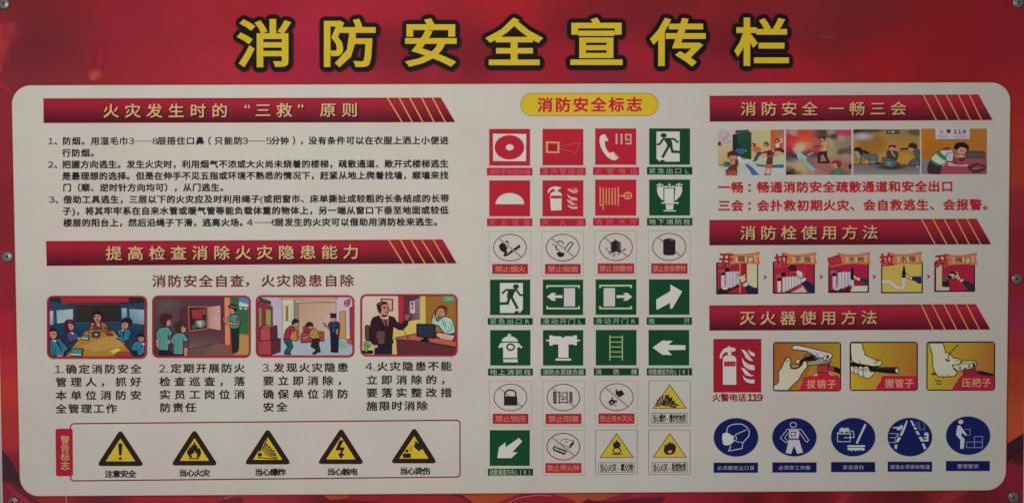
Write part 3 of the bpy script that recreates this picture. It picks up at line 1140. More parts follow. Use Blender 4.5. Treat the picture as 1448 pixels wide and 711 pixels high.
a.p('770 310 800 294 860 298 878 330 876 380 862 410 780 410 774 356 758 336', '1f2c42', o='12161e', ow=4)
a.l('818 310 812 400', 5, '3c5c74')
folds(a, '790 320 796 390', '850 320 846 390')
a.p('776 356 770 376 716 332 708 312 724 308 738 336', SK, o=LN, ow=3)
a.p('846 372 866 366 856 426 838 424', SK, o=LN, ow=2)
a.p('790 264 832 262 830 292 812 300 794 286', SK, sm=True)
a.p('776 214 842 216 840 256 830 262 780 260 786 240', '1c1c22')
a.done()
a = P.a('picture_frame')
a.l(g.rr(45, 42, 1012, 644, 52), 19, '8e2630', closed=True)
a.done()

# 4 office
P = Pic('office_picture', (504, 412, S1), 'picture of a man in a dark suit pointing at an office notice, fourth of four framed pictures')
g = P.g0
g.r(46, 26, 1016, 642, '8c2630', 58)
g.g('60 38 424 38 424 628 60 628', ('b4a698', 'b0a090', 'b4a070', 'a49a84'))
g.glow(300, 500, 160, 140, 'b8a45c', .7)
g.g('640 38 700 38 700 400 640 628', ('b49c48', 'b49c4c', 'b8a460', 'b89c50'))
g.p('360 340 640 270 700 280 700 430 400 450 400 628 360 628', 'b49c54')
g.p('696 38 1000 38 1000 400 696 400', '845c24')
P.base()
a = P.a('wall_picture')
a.p('246 66 374 70 372 196 250 190', '5c3434')
a.p('260 80 360 82 358 182 262 178', 'b08c84')
a.done()
a = P.a('red_pillar')
a.p('420 38 476 38 476 290 426 300', '9a2434')
a.done()
a = P.a('wall_notice')
a.p('476 38 642 44 640 278 476 290', '4e2c38')
a.g('540 100 640 60 640 276 500 280', ('5c3844', '8c6a70', '6c5464', '4a2c38'))
a.p('540 98 590 94 592 214 544 216', 'c0aaa0')
a.row('整', 564, 564, 122, 30, 36, '2c1c20', .02)
a.row('改', 566, 566, 162, 30, 36, '2c1c20', .02)
a.done()
a = P.a('green_picture')
a.p('868 38 994 38 994 98 868 100', '4c8c64', o='34583c', ow=4)
a.glow(930, 70, 40, 20, '8cb49c', .7)
a.done()
a = P.a('office_desk')
a.p('386 470 410 456 600 420 1000 500 1002 552 700 500 420 478', '9c5440', o=LN, ow=4)
a.p('406 482 560 484 800 520 1002 560 1000 626 414 626', '54282c', o=LN, ow=3)
a.l('474 386 520 456', 6, '2c2620')
a.p('510 452 534 456 534 466 508 466', '2a1a1a')
a.done()
a = P.a('man_on_telephone')
a.p('752 322 764 250 800 262 812 300 830 290 856 262 900 246 960 270 992 370 990 410 940 424 886 414 830 340 790 330', '8cb0a4', o=LN, ow=4)
a.l('856 264 900 380', 3, LN)
a.l('940 300 970 370 910 404', 4, LN)
a.p('772 230 800 190 824 200 830 250 800 266 768 256', SK, sm=True, o=LN, ow=3)
a.p('786 182 806 176 802 250 790 244', '34242a')
a.p('822 172 880 166 900 200 886 240 850 254 826 230', SK, sm=True, o=LN, ow=3)
a.p('812 160 850 134 900 144 916 176 906 220 894 230 882 184 850 166 816 174', '5c2428', sm=True)
a.l('838 200 862 200', 5, LN)
a.l('840 234 858 230', 6, '7c2c30')
a.l('866 198 878 202', 4, LN)
folds(a, '900 300 896 350', '880 290 870 330', '920 340 940 380', '770 270 776 320')
a.p('884 400 920 410 916 430 880 424', SK)
a.done()
a = P.a('desk_keyboard')
a.p('796 430 830 410 990 440 964 492 850 470', 'b49c88', o=LN, ow=3)
a.l('830 430 964 466', 4, '6a5444')
a.l('850 452 960 480', 3, '6a5444')
a.done()
a = P.a('computer_monitor')
a.p('606 330 616 320 790 326 796 336 794 462 784 468 640 452 608 444', '1c1e28', o='0e0e14', ow=4)
a.p('620 338 782 342 780 456 622 440', '262a3a')
a.p('676 456 720 460 724 474 742 484 730 496 660 494 640 480 676 472', '16161c', sm=False)
a.done()
a = P.a('potted_plant')
a.p('62 596 70 586 164 584 176 600 164 620 70 620', '1c1214', sm=False)
a.p('96 604 76 540 66 520 84 524 76 486 94 506 104 476 114 510 136 500 130 530 158 520 140 556 118 566 116 600', '4c7a34', sm=False)
a.l('104 500 106 590', 5, '7ca050')
a.done()
a = P.a('man_in_dark_suit')
a.p('92 350 108 332 136 340 134 480 152 496 110 488 94 470', '4c3830', o=LN, ow=4)
a.p('190 540 240 480 364 480 362 626 184 626', '1c1a26')
a.p('150 300 170 258 226 238 330 240 380 254 410 300 440 318 462 320 494 282 524 296 518 330 470 382 430 380 372 348 364 470 376 500 360 528 200 534 160 520 134 460', '26181c', o='140e12', ow=4)
a.p('212 392 290 396 284 520 232 526 206 440', '5a3c36')
a.p('252 262 290 250 328 262 326 340 310 350 280 320', '8c5458')
a.p('228 232 262 250 290 260 324 240 330 266 290 270 252 268', 'b4a4a0')
a.p('284 280 306 276 318 350 300 340', '341c24')
a.p('222 130 240 116 300 112 322 140 328 180 316 220 292 238 260 226 236 200', SK, sm=True, o=LN, ow=3)
a.p('208 124 240 104 290 98 316 112 312 124 276 128 252 150 258 176 246 210 232 216 214 170', '2c1a1c', sm=True)
a.l('226 128 260 118', 7, '8c6a5c')
face(a, 292, 176, 1.0, 8, False)
a.l('250 250 300 330', 4, '4c3034')
a.l('180 300 190 420 200 500', 4, '3c262c')
a.l('340 270 352 350', 4, '3c262c')
a.l('400 310 440 350', 4, '3c262c')
a.l('272 154 304 152', 6, LN)
a.l('290 206 312 202', 9, '5c2028')
a.p('486 240 500 226 530 222 548 240 540 262 512 290 492 282', SKD, sm=True, o=LN, ow=3)
a.l('540 216 552 210', 5, SK)
a.p('178 536 216 528 220 556 186 566', 'b48c7c', o=LN, ow=2)
a.done()
a = P.a('picture_frame')
a.l(g.rr(52, 32, 1008, 636, 52), 19, '8e2630', closed=True)
a.done()

# ------------------------------------------------------------------ four small pictures at the upper right
S2 = 9.87
P = Pic('evacuation_picture', (1008, 178, S2), 'picture of people running out past a green door, first of four small pictures')
g = P.g0
g.clip = (60, 58, 984, 690)
g.g('60 60 984 56 984 350 60 420', ('a49ca0', 'a8a08c', 'a89c74', 'a49474'))
g.g('60 280 270 220 270 520 60 600', ('a89474', 'a89c84', '98844c', 'a08850'))
g.g('528 62 800 62 800 420 528 480', ('9c9878', 'a49c6c', 'a09058', 'a09060'))
g.glow(130, 130, 110, 80, 'aaa0a2', .9)
g.g('60 520 540 470 984 590 984 690', ('8c9070', '90987c', 'a8a4a8', 'a8a4a6'))
g.g('340 500 984 400 984 690 60 690', ('98a08c', '94a478', 'aca6ac', '9c9c94'))
g.p('60 560 180 600 180 690 60 690', 'a4a094')
P.base()
a = P.a('blue_floor_band')
a.p('430 536 490 540 560 600 640 690 536 690 500 620', '3c5484')
a.p('566 526 640 540 740 552 978 540 978 590 800 588 620 566', '34507c')
a.done()
a = P.a('green_floor_area')
a.g('560 500 978 430 978 538 740 548', ('90a47c', '8ca478', '8ca074', '94a680'))
a.done()
a = P.a('orange_door')
a.g('800 62 980 58 980 400 800 330', ('9c4828', 'a06040', 'a44034', 'a85830'))
a.l('800 62 800 330', 6, '6a2c20')
a.p('890 58 980 60 980 140 930 110', '7c5a48')
a.done()
a = P.a('green_exit_door')
a.p('266 130 330 120 340 440 266 370', '1e2c28')
a.g('330 116 528 92 526 474 340 440', ('24403a', '20402a', '1e3c28', '1c3c2c'))
a.l('266 130 330 116 528 92', 5, '14201c')
a.e(452, 352, 10, 12, '8c8c6a')
a.done()
a = P.a('exit_sign')
a.p('304 66 498 60 498 96 304 112', '4c4c4a')
a.l('326 88 360 84', 18, '2a2a28')
a.l('376 84 410 80', 18, '2e2e2c')
a.l('424 80 470 76', 16, '2e2e2c')
a.done()
a = P.a('alarm_bell')
a.r(62, 226, 106, 282, '7c1c38', 4)
a.r(74, 240, 98, 270, '4c1428', 2)
for q_ in ('120 176 156 168 180 152 204 146 230 126', '144 200 174 194 208 194', '130 232 176 236 214 226 252 222'):
    a.l(q_, 5, '6c5c60')
for x_, y_ in ((82, 202), (114, 206), (130, 212), (136, 236), (112, 292), (128, 268)):
    a.e(x_, y_, 7, 4, 'a85068')
a.done()
a = P.a('crouching_person')
a.p('268 270 300 244 350 262 384 300 370 330 320 320 290 290', '20282c', sm=True)
a.p('306 330 380 318 440 336 430 376 390 400 340 380', '2c507c', sm=True)
a.p('330 440 370 430 400 470 540 484 500 500 420 526 350 516', 'b0a89c', sm=True)
a.p('390 470 404 450 446 466 440 490', '7c8c80', sm=True)
a.done()
a = P.a('running_woman')
a.p('528 256 560 244 584 262 584 296 560 296', '281c1c', sm=True)
a.p('530 258 556 262 558 292 540 300 530 290', SK, sm=True)
a.p('560 300 620 292 664 326 656 350 600 378 548 352 540 326', 'ac6434', sm=True)
a.l('560 330 640 310', 9, '9c2c30')
a.l('580 356 650 334', 8, '9c2c30')
a.p('610 376 660 366 670 390 620 430 600 486 560 488 580 440', '2c4460', o=LN, ow=3)
a.p('540 488 600 486 596 494 540 496', '3a2828')
a.l('540 350 520 372', 8, SK)
a.done()
a = P.a('running_woman')
a.p('702 244 740 226 768 252 762 290 730 286 722 300 704 280', '4c3a20', sm=True)
a.p('716 260 740 256 744 290 724 296', SK, sm=True)
a.p('740 300 772 290 790 330 776 360 744 356 736 330', 'b08c5c', sm=True)
a.p('670 380 730 350 740 380 700 400 680 410', '7c3028', sm=True)
a.p('664 400 740 390 736 420 700 440 660 430', 'ac8470', sm=True)
a.done()
a = P.a('running_man')
a.p('850 200 880 180 906 200 900 234 870 240 854 226', '4c2c24', sm=True)
a.p('866 206 890 204 892 230 872 234', SK, sm=True)
a.p('856 260 900 240 918 262 912 314 880 322 864 300', 'b8b0a8', sm=True, o=LN, ow=3)
a.l('904 250 946 230 950 200 920 180', 15, 'c0b4a8')
a.p('864 318 920 312 980 346 976 380 930 360 890 340 852 370 850 400 836 390', '3a2420', sm=True)
a.p('860 380 900 360 980 392 900 420 856 430', 'ac7c68', sm=True)
a.done()
a = P.a('standing_girl')
a.p('736 372 760 344 810 344 830 376 820 420 818 540 730 540 748 440', '5c2628', o='2c1418', ow=3)
a.l('750 430 814 432', 5, 'b49078')
a.p('736 540 812 540 806 600 724 598', 'a04c40')
a.p('724 600 744 600 730 676 704 676', 'a87c6c')
a.p('748 600 776 600 766 676 746 676', 'bcaca4')
a.p('782 600 802 600 800 680 780 680', 'a87c6c')
a.p('700 676 790 676 790 688 700 688', '3a2424')
a.l('820 370 836 420 816 450', 9, '7c3c34')
a.done()
a = P.a('girl_with_megaphone')
a.p('204 600 230 540 250 480 330 470 346 520 320 590 326 630 322 690 170 690 170 620', '5c3028', o='2c1a18', ow=4)
a.p('190 634 310 626 322 690 170 690', '8c4434')
a.p('208 408 240 420 320 400 324 440 300 476 260 484 222 464', SK, sm=True, o=LN, ow=3)
a.p('190 404 210 370 256 354 310 362 336 390 330 424 310 420 270 408 220 420 206 452 192 430', '4a1c24', sm=True)
a.l('228 440 240 440', 9, LN)
a.l('280 434 294 432', 9, LN)
a.l('226 424 244 422', 5, LN)
a.l('276 418 296 416', 5, LN)
a.l('258 458 272 458', 6, '6a2024')
folds(a, '250 560 230 640', '300 560 310 620', '260 500 262 530')
a.p('240 500 280 476 304 490 296 530 262 552 240 530', SK, sm=True, o=LN, ow=3)
a.p('130 530 170 500 220 510 236 530 230 560 180 578 140 566', '3c4434', sm=True, o='a8a890', ow=4)
a.e(172, 546, 30, 24, '54583c')
a.l('76 548 124 550', 5, '4c4840')
a.done()

P = Pic('fire_fighting_picture', (1102, 178, S2), 'picture of a man hosing a bright red fire, second of four small pictures')
g = P.g0
FC = [(90, 70, '8c5a4c'), (180, 80, '96808c'), (190, 95, '84705c'), (260, 80, 'a03c34'), (350, 90, 'b03c30'), (440, 90, 'a4443c'), (520, 100, '5c4038'), (600, 80, '443428'), (600, 130, '4a3a2c'),
      (700, 90, '7c746c'), (740, 160, '3c3420'), (820, 90, '963450'), (950, 90, '9c3444'), (880, 120, '9a3248'), (860, 170, '8c7c6c'), (960, 200, '78685c'), (800, 220, '7c7058'), (700, 220, '8c846c'),
      (900, 280, '746458'), (830, 300, '7c6c58'), (860, 360, '4c3c2c'), (960, 360, '54443a'), (740, 330, '8c7c60'), (720, 420, '907c60'), (900, 430, '8c7460'), (960, 440, '84705c'),
      (100, 160, '982c34'), (120, 260, 'a02c38'), (110, 330, '8c2838'), (180, 200, 'ac3030'), (200, 260, 'b04838'), (270, 230, 'bc5834'), (330, 180, 'bc4a34'), (400, 180, 'b84434'), (440, 230, 'a84444'),
      (270, 300, 'c8b498'), (300, 310, 'c4b89c'), (240, 300, 'c8906c'), (330, 300, 'c0946c'), (380, 270, 'bc704c'), (430, 300, 'b06054'), (470, 330, '9c3440'), (400, 350, '8c3844'), (500, 280, '8c504c'),
      (290, 270, 'c8a880'), (100, 420, '4c2c38'), (160, 400, '443038'), (190, 430, '3c2c34'), (250, 360, 'b09078'), (340, 380, '6c3c44'), (420, 400, '4c2c38'), (480, 420, '50303a'), (430, 440, '74544c'), (130, 470, '5c4450'),
      (180, 490, '6c6c6c'), (130, 530, '8c7c60'), (220, 540, '98845c'), (100, 600, '6c5a40'), (260, 600, '9c8864'), (330, 640, '94805c'), (100, 660, '241c14'), (180, 650, '44341f'), (260, 660, '6c5a3c'), (400, 670, '8c745c'),
      (520, 470, '8c5c54'), (480, 540, '8c5450'), (600, 560, '8c5650'), (700, 470, '94605a'), (620, 640, '885450'), (560, 660, '8c6458'), (820, 500, '905c54'), (950, 560, '8c5650'), (960, 650, '84524c'), (780, 440, '8c6c58')]
g.field(82, 58, 992, 686, 100, 70, FC, 40, .18)
P.base()
a = P.a('flame_tongue')
for q_, c_ in (('110 190 180 210 230 240 170 236', 'c04838'), ('96 280 160 284 220 300 150 306', 'b83c3c'), ('300 120 330 180 320 250 300 190', 'c85c3c'), ('400 130 380 200 340 256 362 190', 'c4603c'),
               ('470 180 420 220 350 270 400 206', 'c46c48'), ('470 300 420 296 350 290 420 310', 'c07c5c'), ('230 130 250 180 280 250 240 200', 'b83830'), ('340 240 400 246 480 250 420 262 360 262', 'c88c5c'),
               ('90 110 150 130 200 170 130 150', 'a42c38'), ('180 100 200 150 240 210 190 170', 'a83438')):
    a.p(q_, c_)
a.glow(275, 300, 90, 70, 'd8cca8', .85)
a.done()
a = P.a('water_jet')
a.p('240 390 280 380 330 410 372 440 360 480 340 500 300 470 262 480', '6ca09c', sm=True)
a.p('320 490 350 470 400 530 470 590 492 620 470 638 420 610 370 560', '5c9c9c')
a.l('340 500 450 620', 5, '8cc0bc')
a.p('240 384 262 400 252 440 270 460 240 450', '8cb0a8')
a.p('380 400 440 378 470 384 420 410 384 424', '5c8c8c', sm=True)
a.done()
a = P.a('man_with_hose')
a.p('486 512 690 490 692 524 560 526', '1c1c20')
a.p('530 380 580 360 656 358 650 420 684 500 660 504 612 430 604 390 560 420 556 510 526 512 520 430', '22262c', o='14161a', ow=3)
a.p('560 240 620 218 664 214 672 260 656 300 650 360 560 362 540 340 570 300', 'b0864c', o=LN, ow=3)
a.p('560 256 620 262 600 320 552 360 540 350 572 300', 'b06440')
a.l('466 296 560 288', 16, '3c2824')
a.l('520 310 556 300', 10, SK)
a.p('566 180 606 178 610 204 590 214 570 206', SK, sm=True)
a.p('540 160 636 158 632 186 610 200 600 184 562 176', '341c1c')
a.done()
a = P.a('watching_child')
a.p('686 680 740 626 790 600 850 604 900 640 926 680', '3c6c54', o='1c2c24', ow=6)
a.l('740 640 752 680', 5, '1c2c24')
a.l('860 640 850 680', 5, '1c2c24')
a.p('730 536 780 530 800 570 780 600 740 592', SK, sm=True)
a.p('706 526 740 492 800 486 850 510 846 556 810 596 796 570 780 530 740 528', '702a24', sm=True)
a.l('746 572 764 580', 9, '3a1c20')
a.done()
a = P.a('dark_corner_shape')
a.p('948 560 970 536 992 530 992 606 960 600', '2c1c1e', sm=False)
a.done()

P = Pic('smoke_escape_picture', (1198, 178, S2), 'picture of people crawling low under smoke in an orange room, third of four small pictures')
g = P.g0
g.clip = (72, 54, 996, 684)
g.g('72 54 996 54 996 550 72 540', ('8a6c38', '74603c', 'a0782e', '9a6c34'), 16, 10)
g.glow(820, 440, 150, 120, 'a8843a', .8)
g.glow(330, 260, 240, 170, '8e6430', .8)
g.glow(960, 90, 160, 60, '54483e', .9)
g.glow(110, 90, 260, 60, '241c1a', .95)
g.glow(340, 72, 200, 34, '4c403a', .8)
g.glow(200, 150, 190, 70, 'a09c96', .95)
g.glow(120, 410, 90, 120, 'a4683c', .6)
g.g('72 538 996 548 996 684 72 684', ('5c5852', '4c4a44', '74746c', '72706a'), 10, 8)
g.glow(600, 580, 240, 44, '30302e', .9)
g.l('72 536 400 540 700 546 996 548', 9, '3a2c26')
P.base()
a = P.a('exit_sign')
a.p('530 64 716 64 712 118 532 120', '33332c')
a.l('560 92 590 92', 14, '8c8c7c')
a.l('606 90 640 90', 22, '9c9c8c')
a.l('650 88 700 88', 14, '54544a')
a.done()
a = P.a('crawling_woman')
a.p('72 340 100 306 160 302 200 340 230 346 284 370 290 400 240 400 200 404 180 410 140 400 130 360 80 352', '2a1c1e', sm=True)
a.p('100 360 140 366 170 430 140 460 110 410', '7c8074', sm=True)
a.p('200 370 240 390 340 400 400 400 416 440 410 520 370 532 290 530 300 480 230 460 186 528 160 522 190 440', '4c5854', sm=False, o=LN, ow=4)
a.l('186 520 216 440', 8, '8c8c80')
a.p('300 500 340 480 380 500 370 530 310 530', '5c6664', sm=True)
a.p('400 510 480 520 480 540 380 540', '2a2c28')
a.done()
a = P.a('crouching_man')
a.p('540 350 590 340 690 370 690 440 660 500 540 450 534 400', '2f3c34', o=LN, ow=4)
a.p('470 460 520 446 620 470 672 490 660 560 600 580 490 560', '44504e', sm=True, o=LN, ow=3)
a.e(570, 530, 34, 30, '5c6a6c')
a.p('580 350 610 350 660 430 650 450 620 420', SK, o=LN, ow=3)
a.p('570 306 600 290 650 300 644 340 600 350 574 340', 'ac7468', sm=True)
a.p('562 290 590 274 660 280 664 296 640 310 600 294 580 310 572 330', '341c1c', sm=True)
a.p('660 520 700 514 724 530 700 548 662 544', '5c3028', sm=True)
a.l('550 510 564 520', 10, 'a8b0b4')
a.done()
a = P.a('crouching_man')
a.p('900 360 940 326 992 340 992 560 900 552 940 470 930 420', '3c5050', o=LN, ow=4)
a.p('840 540 860 500 930 456 980 470 984 556 900 560', '42504e', sm=True, o=LN, ow=4)
a.l('720 328 840 322', 24, '2c2c28')
a.l('666 336 720 330', 18, 'a07064')
a.p('838 320 900 320 900 350 860 356', 'a07468', sm=True)
a.p('832 280 860 246 920 244 958 280 950 320 900 320 860 304 838 300', '34201e', sm=True)
a.l('720 360 850 372 900 420', 5, '5c4824', sm=True)
a.p('940 566 980 566 978 580 942 582', 'c0bcb0')
a.done()

P = Pic('emergency_call_picture', (1292, 178, S2), 'picture of a boy in a green striped shirt telephoning, fourth of four small pictures')
g = P.g0
g.g('88 44 1004 44 1004 480 92 480', ('985e1c', '8a5824', '90581f', '94601e'))
g.glow(260, 380, 180, 200, 'a06828', .6)
g.p('90 472 212 476 180 676 90 676', '68646c')
P.base()
a = P.a('emergency_number_sign')
a.p('288 40 762 40 762 192 288 192', 'a8a0a6')
a.l('288 196 764 196', 8, '6c4420')
a.line('火', 346, 400, 82, 56, 58, '5c2c3c', .02)
a.r(442, 54, 498, 106, '84243c', 6)
a.row('警', 470, 470, 80, 56, 58, '5c1830', .02)
a.row('119', 560, 682, 84, 76, 70, '4a343e', .05)
for q_ in ('320 134 470 134', '330 156 470 156', '320 178 480 178', '550 136 650 134', '556 158 720 156', '560 178 720 178'):
    a.l(q_, 6, '746c70')
a.l('650 146 720 140', 8, 'a86858')
a.done()
a = P.a('red_desk')
a.g('540 440 1002 450 1000 676 330 676', ('7c4048', '744048', '7c3844', '863a4c'))
a.p('360 600 430 530 540 520 560 600 540 676 330 676', '84384a')
a.l('430 530 560 560 750 560', 4, '4a2028')
a.done()
a = P.a('sofa_back')
a.p('700 372 760 356 940 362 976 380 976 448 720 446', '454238', o=LN, ow=4, sm=False)
a.done()
a = P.a('boy_telephoning')
a.p('214 476 380 560 340 676 190 670 172 610 190 540', '34282c', o=LN, ow=4)
a.p('216 470 236 430 290 384 350 348 420 308 470 306 520 350 540 380 440 420 440 500 380 552 300 530', 'a4aa9c', o=LN, ow=5)
a.p('350 348 400 312 470 308 500 344 440 346', '7c2c2c')
a.p('290 384 348 356 380 400 432 430 430 490 380 470 330 430', '2f6c3c')
a.p('216 470 240 486 300 530 380 548 360 566 300 556 240 520 206 486', '2c6438')
a.p('432 400 470 376 540 380 530 470 520 500 436 494', 'a8a8a8', o=LN, ow=4)
a.p('470 310 520 330 580 350 576 372 540 360 490 336', SK, o=LN, ow=3)
a.p('440 504 520 508 560 540 720 530 760 545 720 580 560 576 460 572', 'ac8078', o=LN, ow=4)
a.p('550 410 640 404 700 424 690 446 640 450 556 450', 'b08474', o=LN, ow=3)
a.p('590 330 640 300 720 320 716 350 690 386 640 400 600 380 584 350', 'b08070', sm=True)
a.p('540 310 560 260 620 236 690 240 740 280 750 330 730 360 716 326 680 310 640 300 600 326 580 340', '201416', sm=True)
a.l('630 350 660 356', 7, LN)
folds(a, '450 384 446 440', '480 396 478 470', '560 430 620 436', '600 548 680 552')
a.l('664 366 700 350', 6, '4c3438')
a.done()
a = P.a('telephone')
a.p('524 440 560 446 580 530 524 524', '742a34')
a.p('620 450 660 460 700 440 690 480 640 500 616 480', '5c2028', sm=True)
a.p('736 580 850 524 980 568 960 620 840 664 760 620', '4a242a', o=LN, ow=4)
for i in range(5):
    a.l([(780 + i * 14, 612 - i * 0), (880 + i * 20, 556 + i * 7)], 5, '8c5c54')
a.done()
# ------------------------------------------------------------------ five hydrant steps
S3 = 10.156


def step(i, x0, frame, word1, word2, label, tag, fan):
    P = Pic('hydrant_step_picture', (x0, 350, S3), label)
    X0, Y0, X1, Y1 = frame
    P.g0.p([(X0, Y0), (X1, Y0 - 4), (X1, Y1 - 3), (X0, Y1)], '141012')
    fan(P, X0 + 18, Y0 + 20, X1 - 18, Y1 - 20)
    # scroll-shaped tag with two characters, big slanted character at its left
    x, y = tag
    a = P.a('orange_tag')
    o = [(0, 70), (-30, 0), (80, 30), (200, 34), (330, 18), (450, -6), (430, 60), (436, 100), (452, 160), (400, 168), (240, 158), (100, 166), (30, 176)]
    sc = .98
    Q = [(x + u * sc, y + v) for u, v in o]
    a.p(Q, 'b4683c', o='9c5434', ow=6)
    o2 = [(76, 60), (130, 66), (220, 64), (330, 52), (420, 36), (404, 84), (412, 138), (300, 140), (180, 142), (84, 148), (100, 104)]
    a.p([(x + u * sc, y + v) for u, v in o2], 'c49468')
    o3 = [(100, 72), (220, 74), (330, 64), (392, 56), (384, 90), (390, 128), (220, 130), (104, 134), (116, 104)]
    a.p([(x + u * sc, y + v) for u, v in o3], 'bca280')
    o_ = a.done()
    a.parent = o_
    b = P.a('tag_lettering')
    b.row(word2, x + 178, x + 310, y + 98, 112, 84, '5a2c1c', .03)
    b.done()
    c = P.a('large_character')
    if word1 == '':
        q = [(x - 175, y + 80), (x + 10, y + 25), (x + 50, y + 160), (x - 140, y + 205)]
        c.p(q, 'b48a84', o='b48a84', ow=12)
        c.p(q, '8e1c28')
        for k in range(6):
            c.l([(x - 150 + k * 5, y + 92 + k * 18), (x - 100 + k * 5, y + 80 + k * 18), (x - 40 + k * 5, y + 76 + k * 17), (x + 10 + k * 5, y + 60 + k * 17)], 4, 'a8464c')
    else:
        k1 = [(word1, x - (57 if i else 36), y + (107 if i else 104), 212, 190, -.10 if i else 0.04)]
        for (w1, cx, cy, ww, hh, rt) in k1:
            z = P.lv.next()
            c.ch(w1, cx, cy, ww, hh, 'b48a80', 0, rt, .055, z=z)
            P.lv.z += .0001
            c.ch(w1, cx, cy, ww, hh, '8c1a22', .035, rt, z=P.lv.next() + .00008)
            P.lv.z += .0001
    c.done()
    return P


def hose(a, x, y, n, wd, hh, c='b0aab0'):
    """folded white hose: a U at the left, then upright runs"""
    for k in range(n):
        X = x + k * wd
        h0 = hh - k * hh * .10
        a.p(a.rr(X, y, X + wd * .94, y + h0, wd * .42), c, o='4c444c', ow=3)
        a.l([(X + wd * .28, y + 25), (X + wd * .28, y + h0 - 30)], 4, '8c8890')


def s1(P, x0, y0, x1, y1):
    P.g0.p([(x0, y0), (x1, y0), (x1, y1), (x0, y1)], '861c28')
    P.base()
    a = P.a('cabinet_interior')
    a.p([(x0, y0), (390, y0), (390, y1), (x0, y1)], '8a2430')
    a.p('84 600 200 560 260 590 390 530 390 560 300 600 210 650 84 648', '241818')
    a.g('500 210 646 210 646 570 500 570', ('a8a480', 'a8a482', 'a8a686', 'a8a484'), 3, 3)
    a.l('402 215 402 650', 16, 'b07048')
    a.l('398 215 396 650', 4, 'd0a080')
    a.done()
    a = P.a('hose_valve')
    a.p('96 330 170 310 182 350 130 370 98 360', '7a5048', sm=True)
    a.p('180 310 210 290 250 306 246 334 200 340', '241618', sm=True)
    a.p('134 360 186 358 186 400 130 400', '1c1214')
    a.done()
    a = P.a('white_hose')
    a.l('156 395 156 540 168 574 200 574 216 540 218 350', 48, 'b2aaae', sm=True)
    hose(a, 200, 344, 1, 56, 230)
    hose(a, 252, 336, 3, 46, 240)
    a.done()
    a = P.a('hand_and_sleeve')
    a.p('470 570 520 528 580 560 645 590 650 650 510 650', '1c1f3c')
    a.p('430 530 490 486 520 510 532 530 480 560 450 560', 'b8a49a', o=LN, ow=3)
    a.p('370 370 400 410 440 396 476 372 480 400 470 420 490 450 470 480 430 510 404 470 376 430 360 400', 'b4a48c', sm=False, o=LN, ow=4)
    a.done()


def s2(P, x0, y0, x1, y1):
    P.g0.p([(x0, y0), (x1, y0), (x1, y1), (x0, y1)], '8e1f34')
    P.base()
    a = P.a('cabinet_interior')
    a.p([(x0, 250), (534, 240), (534, 500), (x0, 640)], '94202e')
    a.l('534 240 532 420', 5, 'b04c48')
    a.p('350 630 500 540 570 640 570 640 340 640', 'b8a094')
    a.l('340 628 420 600 500 550', 14, '8a2030')
    a.done()
    a = P.a('hose_valve')
    a.p('120 400 180 380 200 420 150 440 122 430', '7a5048', sm=True)
    a.e(230, 386, 34, 34, '1c1416')
    a.p('146 440 190 420 200 476 142 476', '221618')
    a.e(358, 292, 56, 50, '4c1820', o='241012', ow=8)
    a.ring(358, 292, 28, 24, 8, '241012')
    a.l('330 346 400 350', 5, 'c09080')
    a.done()
    a = P.a('white_hose')
    a.p('142 478 196 476 196 636 144 636', 'b4b0a8', o='4c444c', ow=3)
    for k in range(6):
        X = 216 + k * 44
        yb = 640 - k * 22
        a.p([(X, 430 - k * 4), (X + 22, 412 - k * 2), (X + 42, 426 - k * 4), (X + 42, yb - 10), (X + 20, yb), (X, yb - 6)], 'b0aeac', o='4c5650', ow=4)
    a.done()
    a = P.a('hand_and_sleeve')
    a.p('496 500 550 466 600 490 660 540 662 650 590 650 540 560 520 548', '1a2138')
    a.p('466 460 520 420 556 440 560 464 500 500 480 490', 'b4b0a8', o=LN, ow=3)
    a.p('414 330 440 320 490 340 510 370 506 420 470 440 430 410 410 370', 'b4ac9c', sm=False, o=LN, ow=4)
    a.l('430 410 480 430', 4, '3a5a40')
    a.done()


def s3(P, x0, y0, x1, y1):
    P.g0.g([(x0, y0), (x1, y0), (x1, y1), (x0, y1)], ('8c1c30', '981c44', '7a1c2c', '7c2030'), 6, 6)
    P.base()
    a = P.a('cabinet_interior')
    a.p('440 470 640 520 640 548 440 540', '7a1f26')
    a.p('430 548 642 546 642 628 396 630', 'a8a88c')
    a.p('100 620 200 590 300 600 380 560 400 600 380 640 100 640', '3c1820')
    a.done()
    a = P.a('hose_valve')
    a.p('110 340 190 326 200 360 120 370', '8c5058', sm=True)
    a.e(222, 320, 32, 26, '241c1e')
    a.e(222, 320, 14, 10, '6c6c68')
    a.e(166, 384, 26, 28, '241418')
    a.done()
    a = P.a('white_hose')
    a.l('170 410 170 560 190 582 220 580 236 550 240 360', 50, 'b2acb4', sm=True)
    hose(a, 218, 350, 1, 56, 236)
    hose(a, 270, 342, 3, 46, 244)
    a.p('390 460 446 460 446 540 420 560 394 540', 'b4b0b4', o='4c444c', ow=3)
    a.done()
    a = P.a('hose_nozzle')
    a.p('410 290 444 290 440 390 448 420 440 456 400 454 396 360', '1c1418')
    a.p('394 400 444 396 446 450 400 452', '141012')
    a.done()
    a = P.a('hand_and_sleeve')
    a.p('540 430 600 440 646 450 646 530 600 510 540 474', '1c2c3c')
    a.p('430 400 460 390 490 420 540 426 540 478 500 470 450 446', 'b4987c', sm=False, o=LN, ow=4)
    a.done()


